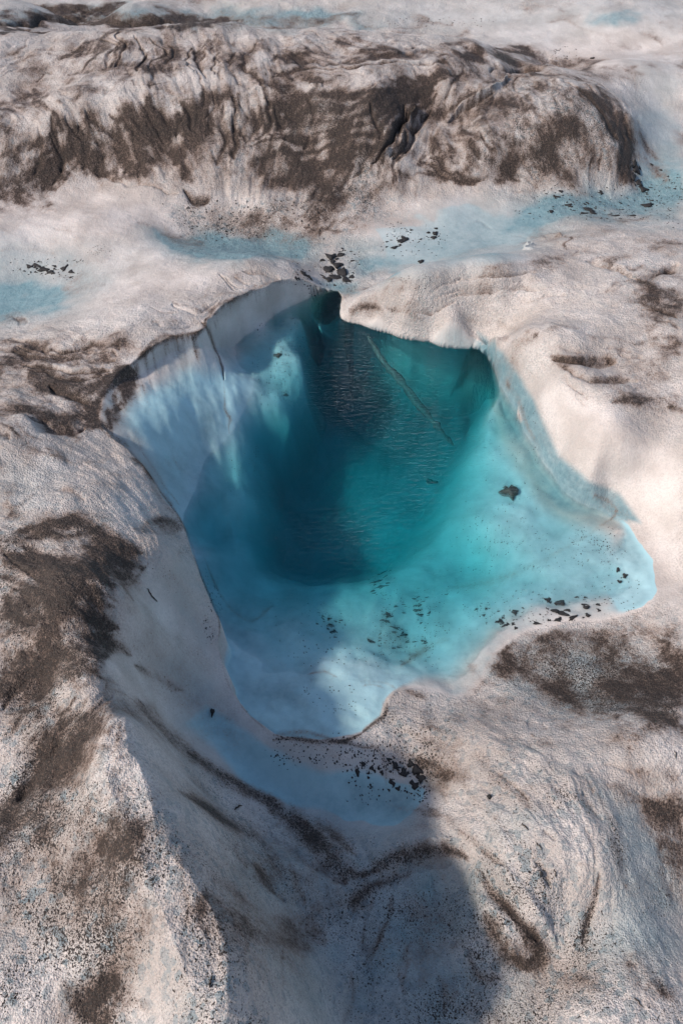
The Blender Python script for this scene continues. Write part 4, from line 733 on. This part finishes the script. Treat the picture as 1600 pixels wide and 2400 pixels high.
for nm, u, v, l, w, g, mt, lab, cat, th in SP: tag(place_flake(nm, u, v, l, w, g, rr_, mt, th), lab, cat)
# twigs: thin bent tapering sticks lying on the ice
def twig(pts, w, lab):
    Ps = []
    for u, v in catmull(pts, 4):
        p, n = hit(u, v); Ps.append(p + n * .004)
    V_, F_ = [], []; n_ = len(Ps); w = w * scale_at(Ps[0])
    for i, p in enumerate(Ps):
        t = Ps[min(i + 1, n_ - 1)] - Ps[max(i - 1, 0)]; t /= np.linalg.norm(t) + 1e-9; a = np.cross(t, [0, 0, 1.]); a /= np.linalg.norm(a) + 1e-9; b = np.cross(a, t)
        r = w * (.35 + .65 * math.sin(math.pi * (i + .6) / (n_ + .2))) * rr_.uniform(.85, 1.1)
        for k in range(6): V_.append(tuple(p + (a * math.cos(k * 1.047) + b * math.sin(k * 1.047)) * r))
    for i in range(n_ - 1):
        for k in range(6): F_.append((i * 6 + k, i * 6 + (k + 1) % 6, (i + 1) * 6 + (k + 1) % 6, (i + 1) * 6 + k))
    F_.append(tuple(range(5, -1, -1))); F_.append(tuple(range(n_ * 6 - 6, n_ * 6)))
    tag(mesh_obj('twig', V_, F_, TWIG, Ps[0]), lab, 'twig')
for pts, w, lab in [([(1222,1930),(1230,1938),(1236,1945)],1.6,'thin dark twig on the sunlit slope, upper of two close together'),([(1254,1976),(1262,1982),(1268,1992)],1.6,'thin dark twig on the sunlit slope, lower of two close together'),([(1482,2340),(1494,2346),(1504,2358)],1.8,'curved dark twig near the bottom right corner'),
    ([(550,1898),(556,1892),(564,1888)],2.2,'short dark twig in the shade left of the blue hollow'),([(490,2318),(493,2305),(499,2288)],2.4,'dark twig standing out on the sunlit ice at the bottom'),([(308,2012),(320,2018),(330,2016)],2.2,'dark bent twig on the speckled sunlit ice at lower left'),([(1298,2038),(1300,2048),(1302,2056)],1.4,'tiny upright twig right of the dark curved groove'),([(1580,1760),(1582,1768),(1582,1776)],1.4,'tiny twig on the smooth white hump at the right edge'),([(344,1380),(354,1395),(366,1410)],1.5,'thin wavy twig on the shaded slope beside the pool')]:
    twig(pts, w, lab)
# specks nobody could count
def specks(lab, zones, seed):
    r = random.Random(seed); V_, F_ = [], []
    for n_, u0, u1, v0, v1, sz, an, el in zones:
        cl = [(r.uniform(u0, u1), r.uniform(v0, v1)) for _ in range(max(3, n_ // 12))]
        for _ in range(n_):
            if r.random() < .65: c = r.choice(cl); u, v = c[0] + r.gauss(0, (u1 - u0) * .07), c[1] + r.gauss(0, (v1 - v0) * .09)
            else: u, v = r.uniform(u0, u1), r.uniform(v0, v1)
            if not (3 < u < 1597 and 3 < v < 2397): continue
            p, n = hit(u, v); m = scale_at(p); ax, ay, az = frame_axes(n, u, v, p, an + r.uniform(-30, 30)); l = sz * r.uniform(.4, 1.3) * m * .5
            flake_geo(V_, F_, p + az * .001, ax, ay, az, l, l * el * r.uniform(.7, 1.5), max(.0015, l * .35), r, 6)
    tag(mesh_obj('grit', V_, F_, SILT), lab, 'grit', kind='stuff')
specks('fine black grit scattered over the pale pool bed', [(150,600,720,760,900,4,70,.5),(90,610,700,880,960,3.5,80,.4),(120,640,900,1400,1560,4.5,20,.5),(200,880,1030,1380,1560,5,160,.35),(160,1030,1290,1380,1480,4.5,15,.5),(120,1050,1300,1250,1340,4,165,.4),(90,1140,1260,960,1080,3.5,30,.5),(90,1080,1290,1120,1250,4,30,.5),(60,530,620,1060,1160,3.5,80,.5),(60,700,860,1600,1680,3.5,30,.6)], 1)
specks('fine black grit scattered over the right arm and bank', [(120,1280,1500,1380,1470,4,10,.5),(60,1300,1500,1290,1380,3.5,20,.6),(160,1340,1440,1240,1320,3.5,20,.6)], 2)
specks('fine black grit sprinkled over the hollow below the ridge', [(260,1250,1590,430,515,5,10,.45),(90,1470,1590,400,520,5,20,.5),(120,890,1050,525,600,4,160,.5),(130,690,850,580,680,5,20,.6),(90,900,1160,40,62,4,10,.3),(40,1290,1350,105,140,4,10,.4),(70,930,1010,650,680,3,10,.5),(260,420,760,470,560,5,20,.7)], 3)
specks('fine black grit sprinkled in the shaded hollow and its rim', [(260,810,1010,1760,1880,5,60,.7),(160,640,900,1725,1800,4.5,40,.8),(160,880,1010,1640,1780,4.5,40,.7),(120,480,520,1350,1500,3.5,60,.6)], 4)
specks('fine black grit sprinkled on the grey ice by the left edge', [(90,30,190,605,650,4,10,.5),(60,200,260,570,600,3,10,.4)], 5)

# a rib of clear ice that hangs down through the deep water
def ice_rib():
    pts = catmull([(862,790,-.10),(900,850,-.16),(940,895,-.22),(985,955,-.30),(1030,1005,-.38),(1062,1045,-.46)], 6); V_, F_ = [], []; n_ = len(pts); seg = 9; r = random.Random(3)
    C_ = [np.array(list(map(float, P(u, v, z))) + [z]) for u, v, z in pts]
    for i, p in enumerate(C_):
        t = C_[min(i + 1, n_ - 1)] - C_[max(i - 1, 0)]; t /= np.linalg.norm(t); a = np.cross(t, [0, 0, 1.]); a /= np.linalg.norm(a); b = np.cross(a, t)
        w = .017 * (.35 + math.sin(math.pi * (i + .5) / n_)) * r.uniform(.6, 1.4)
        for k in range(seg):
            q = w * r.uniform(.6, 1.4); V_.append(tuple(p + a * math.cos(k * 6.283 / seg) * q * 1.3 + b * math.sin(k * 6.283 / seg) * q))
    for i in range(n_ - 1):
        for k in range(seg): F_.append((i * seg + k, i * seg + (k + 1) % seg, (i + 1) * seg + (k + 1) % seg, (i + 1) * seg + k))
    F_.append(tuple(range(seg - 1, -1, -1))); F_.append(tuple(range(n_ * seg - seg, n_ * seg)))
    tag(mesh_obj('ice_rib', V_, F_, RIBM, C_[0]), 'ragged pale rib of ice slanting down through the deep dark water', 'ice rib')
RIBM = silt_material('rib_ice', (.03, .045, .05), (.20, .23, .23), .5, 60)
ice_rib()
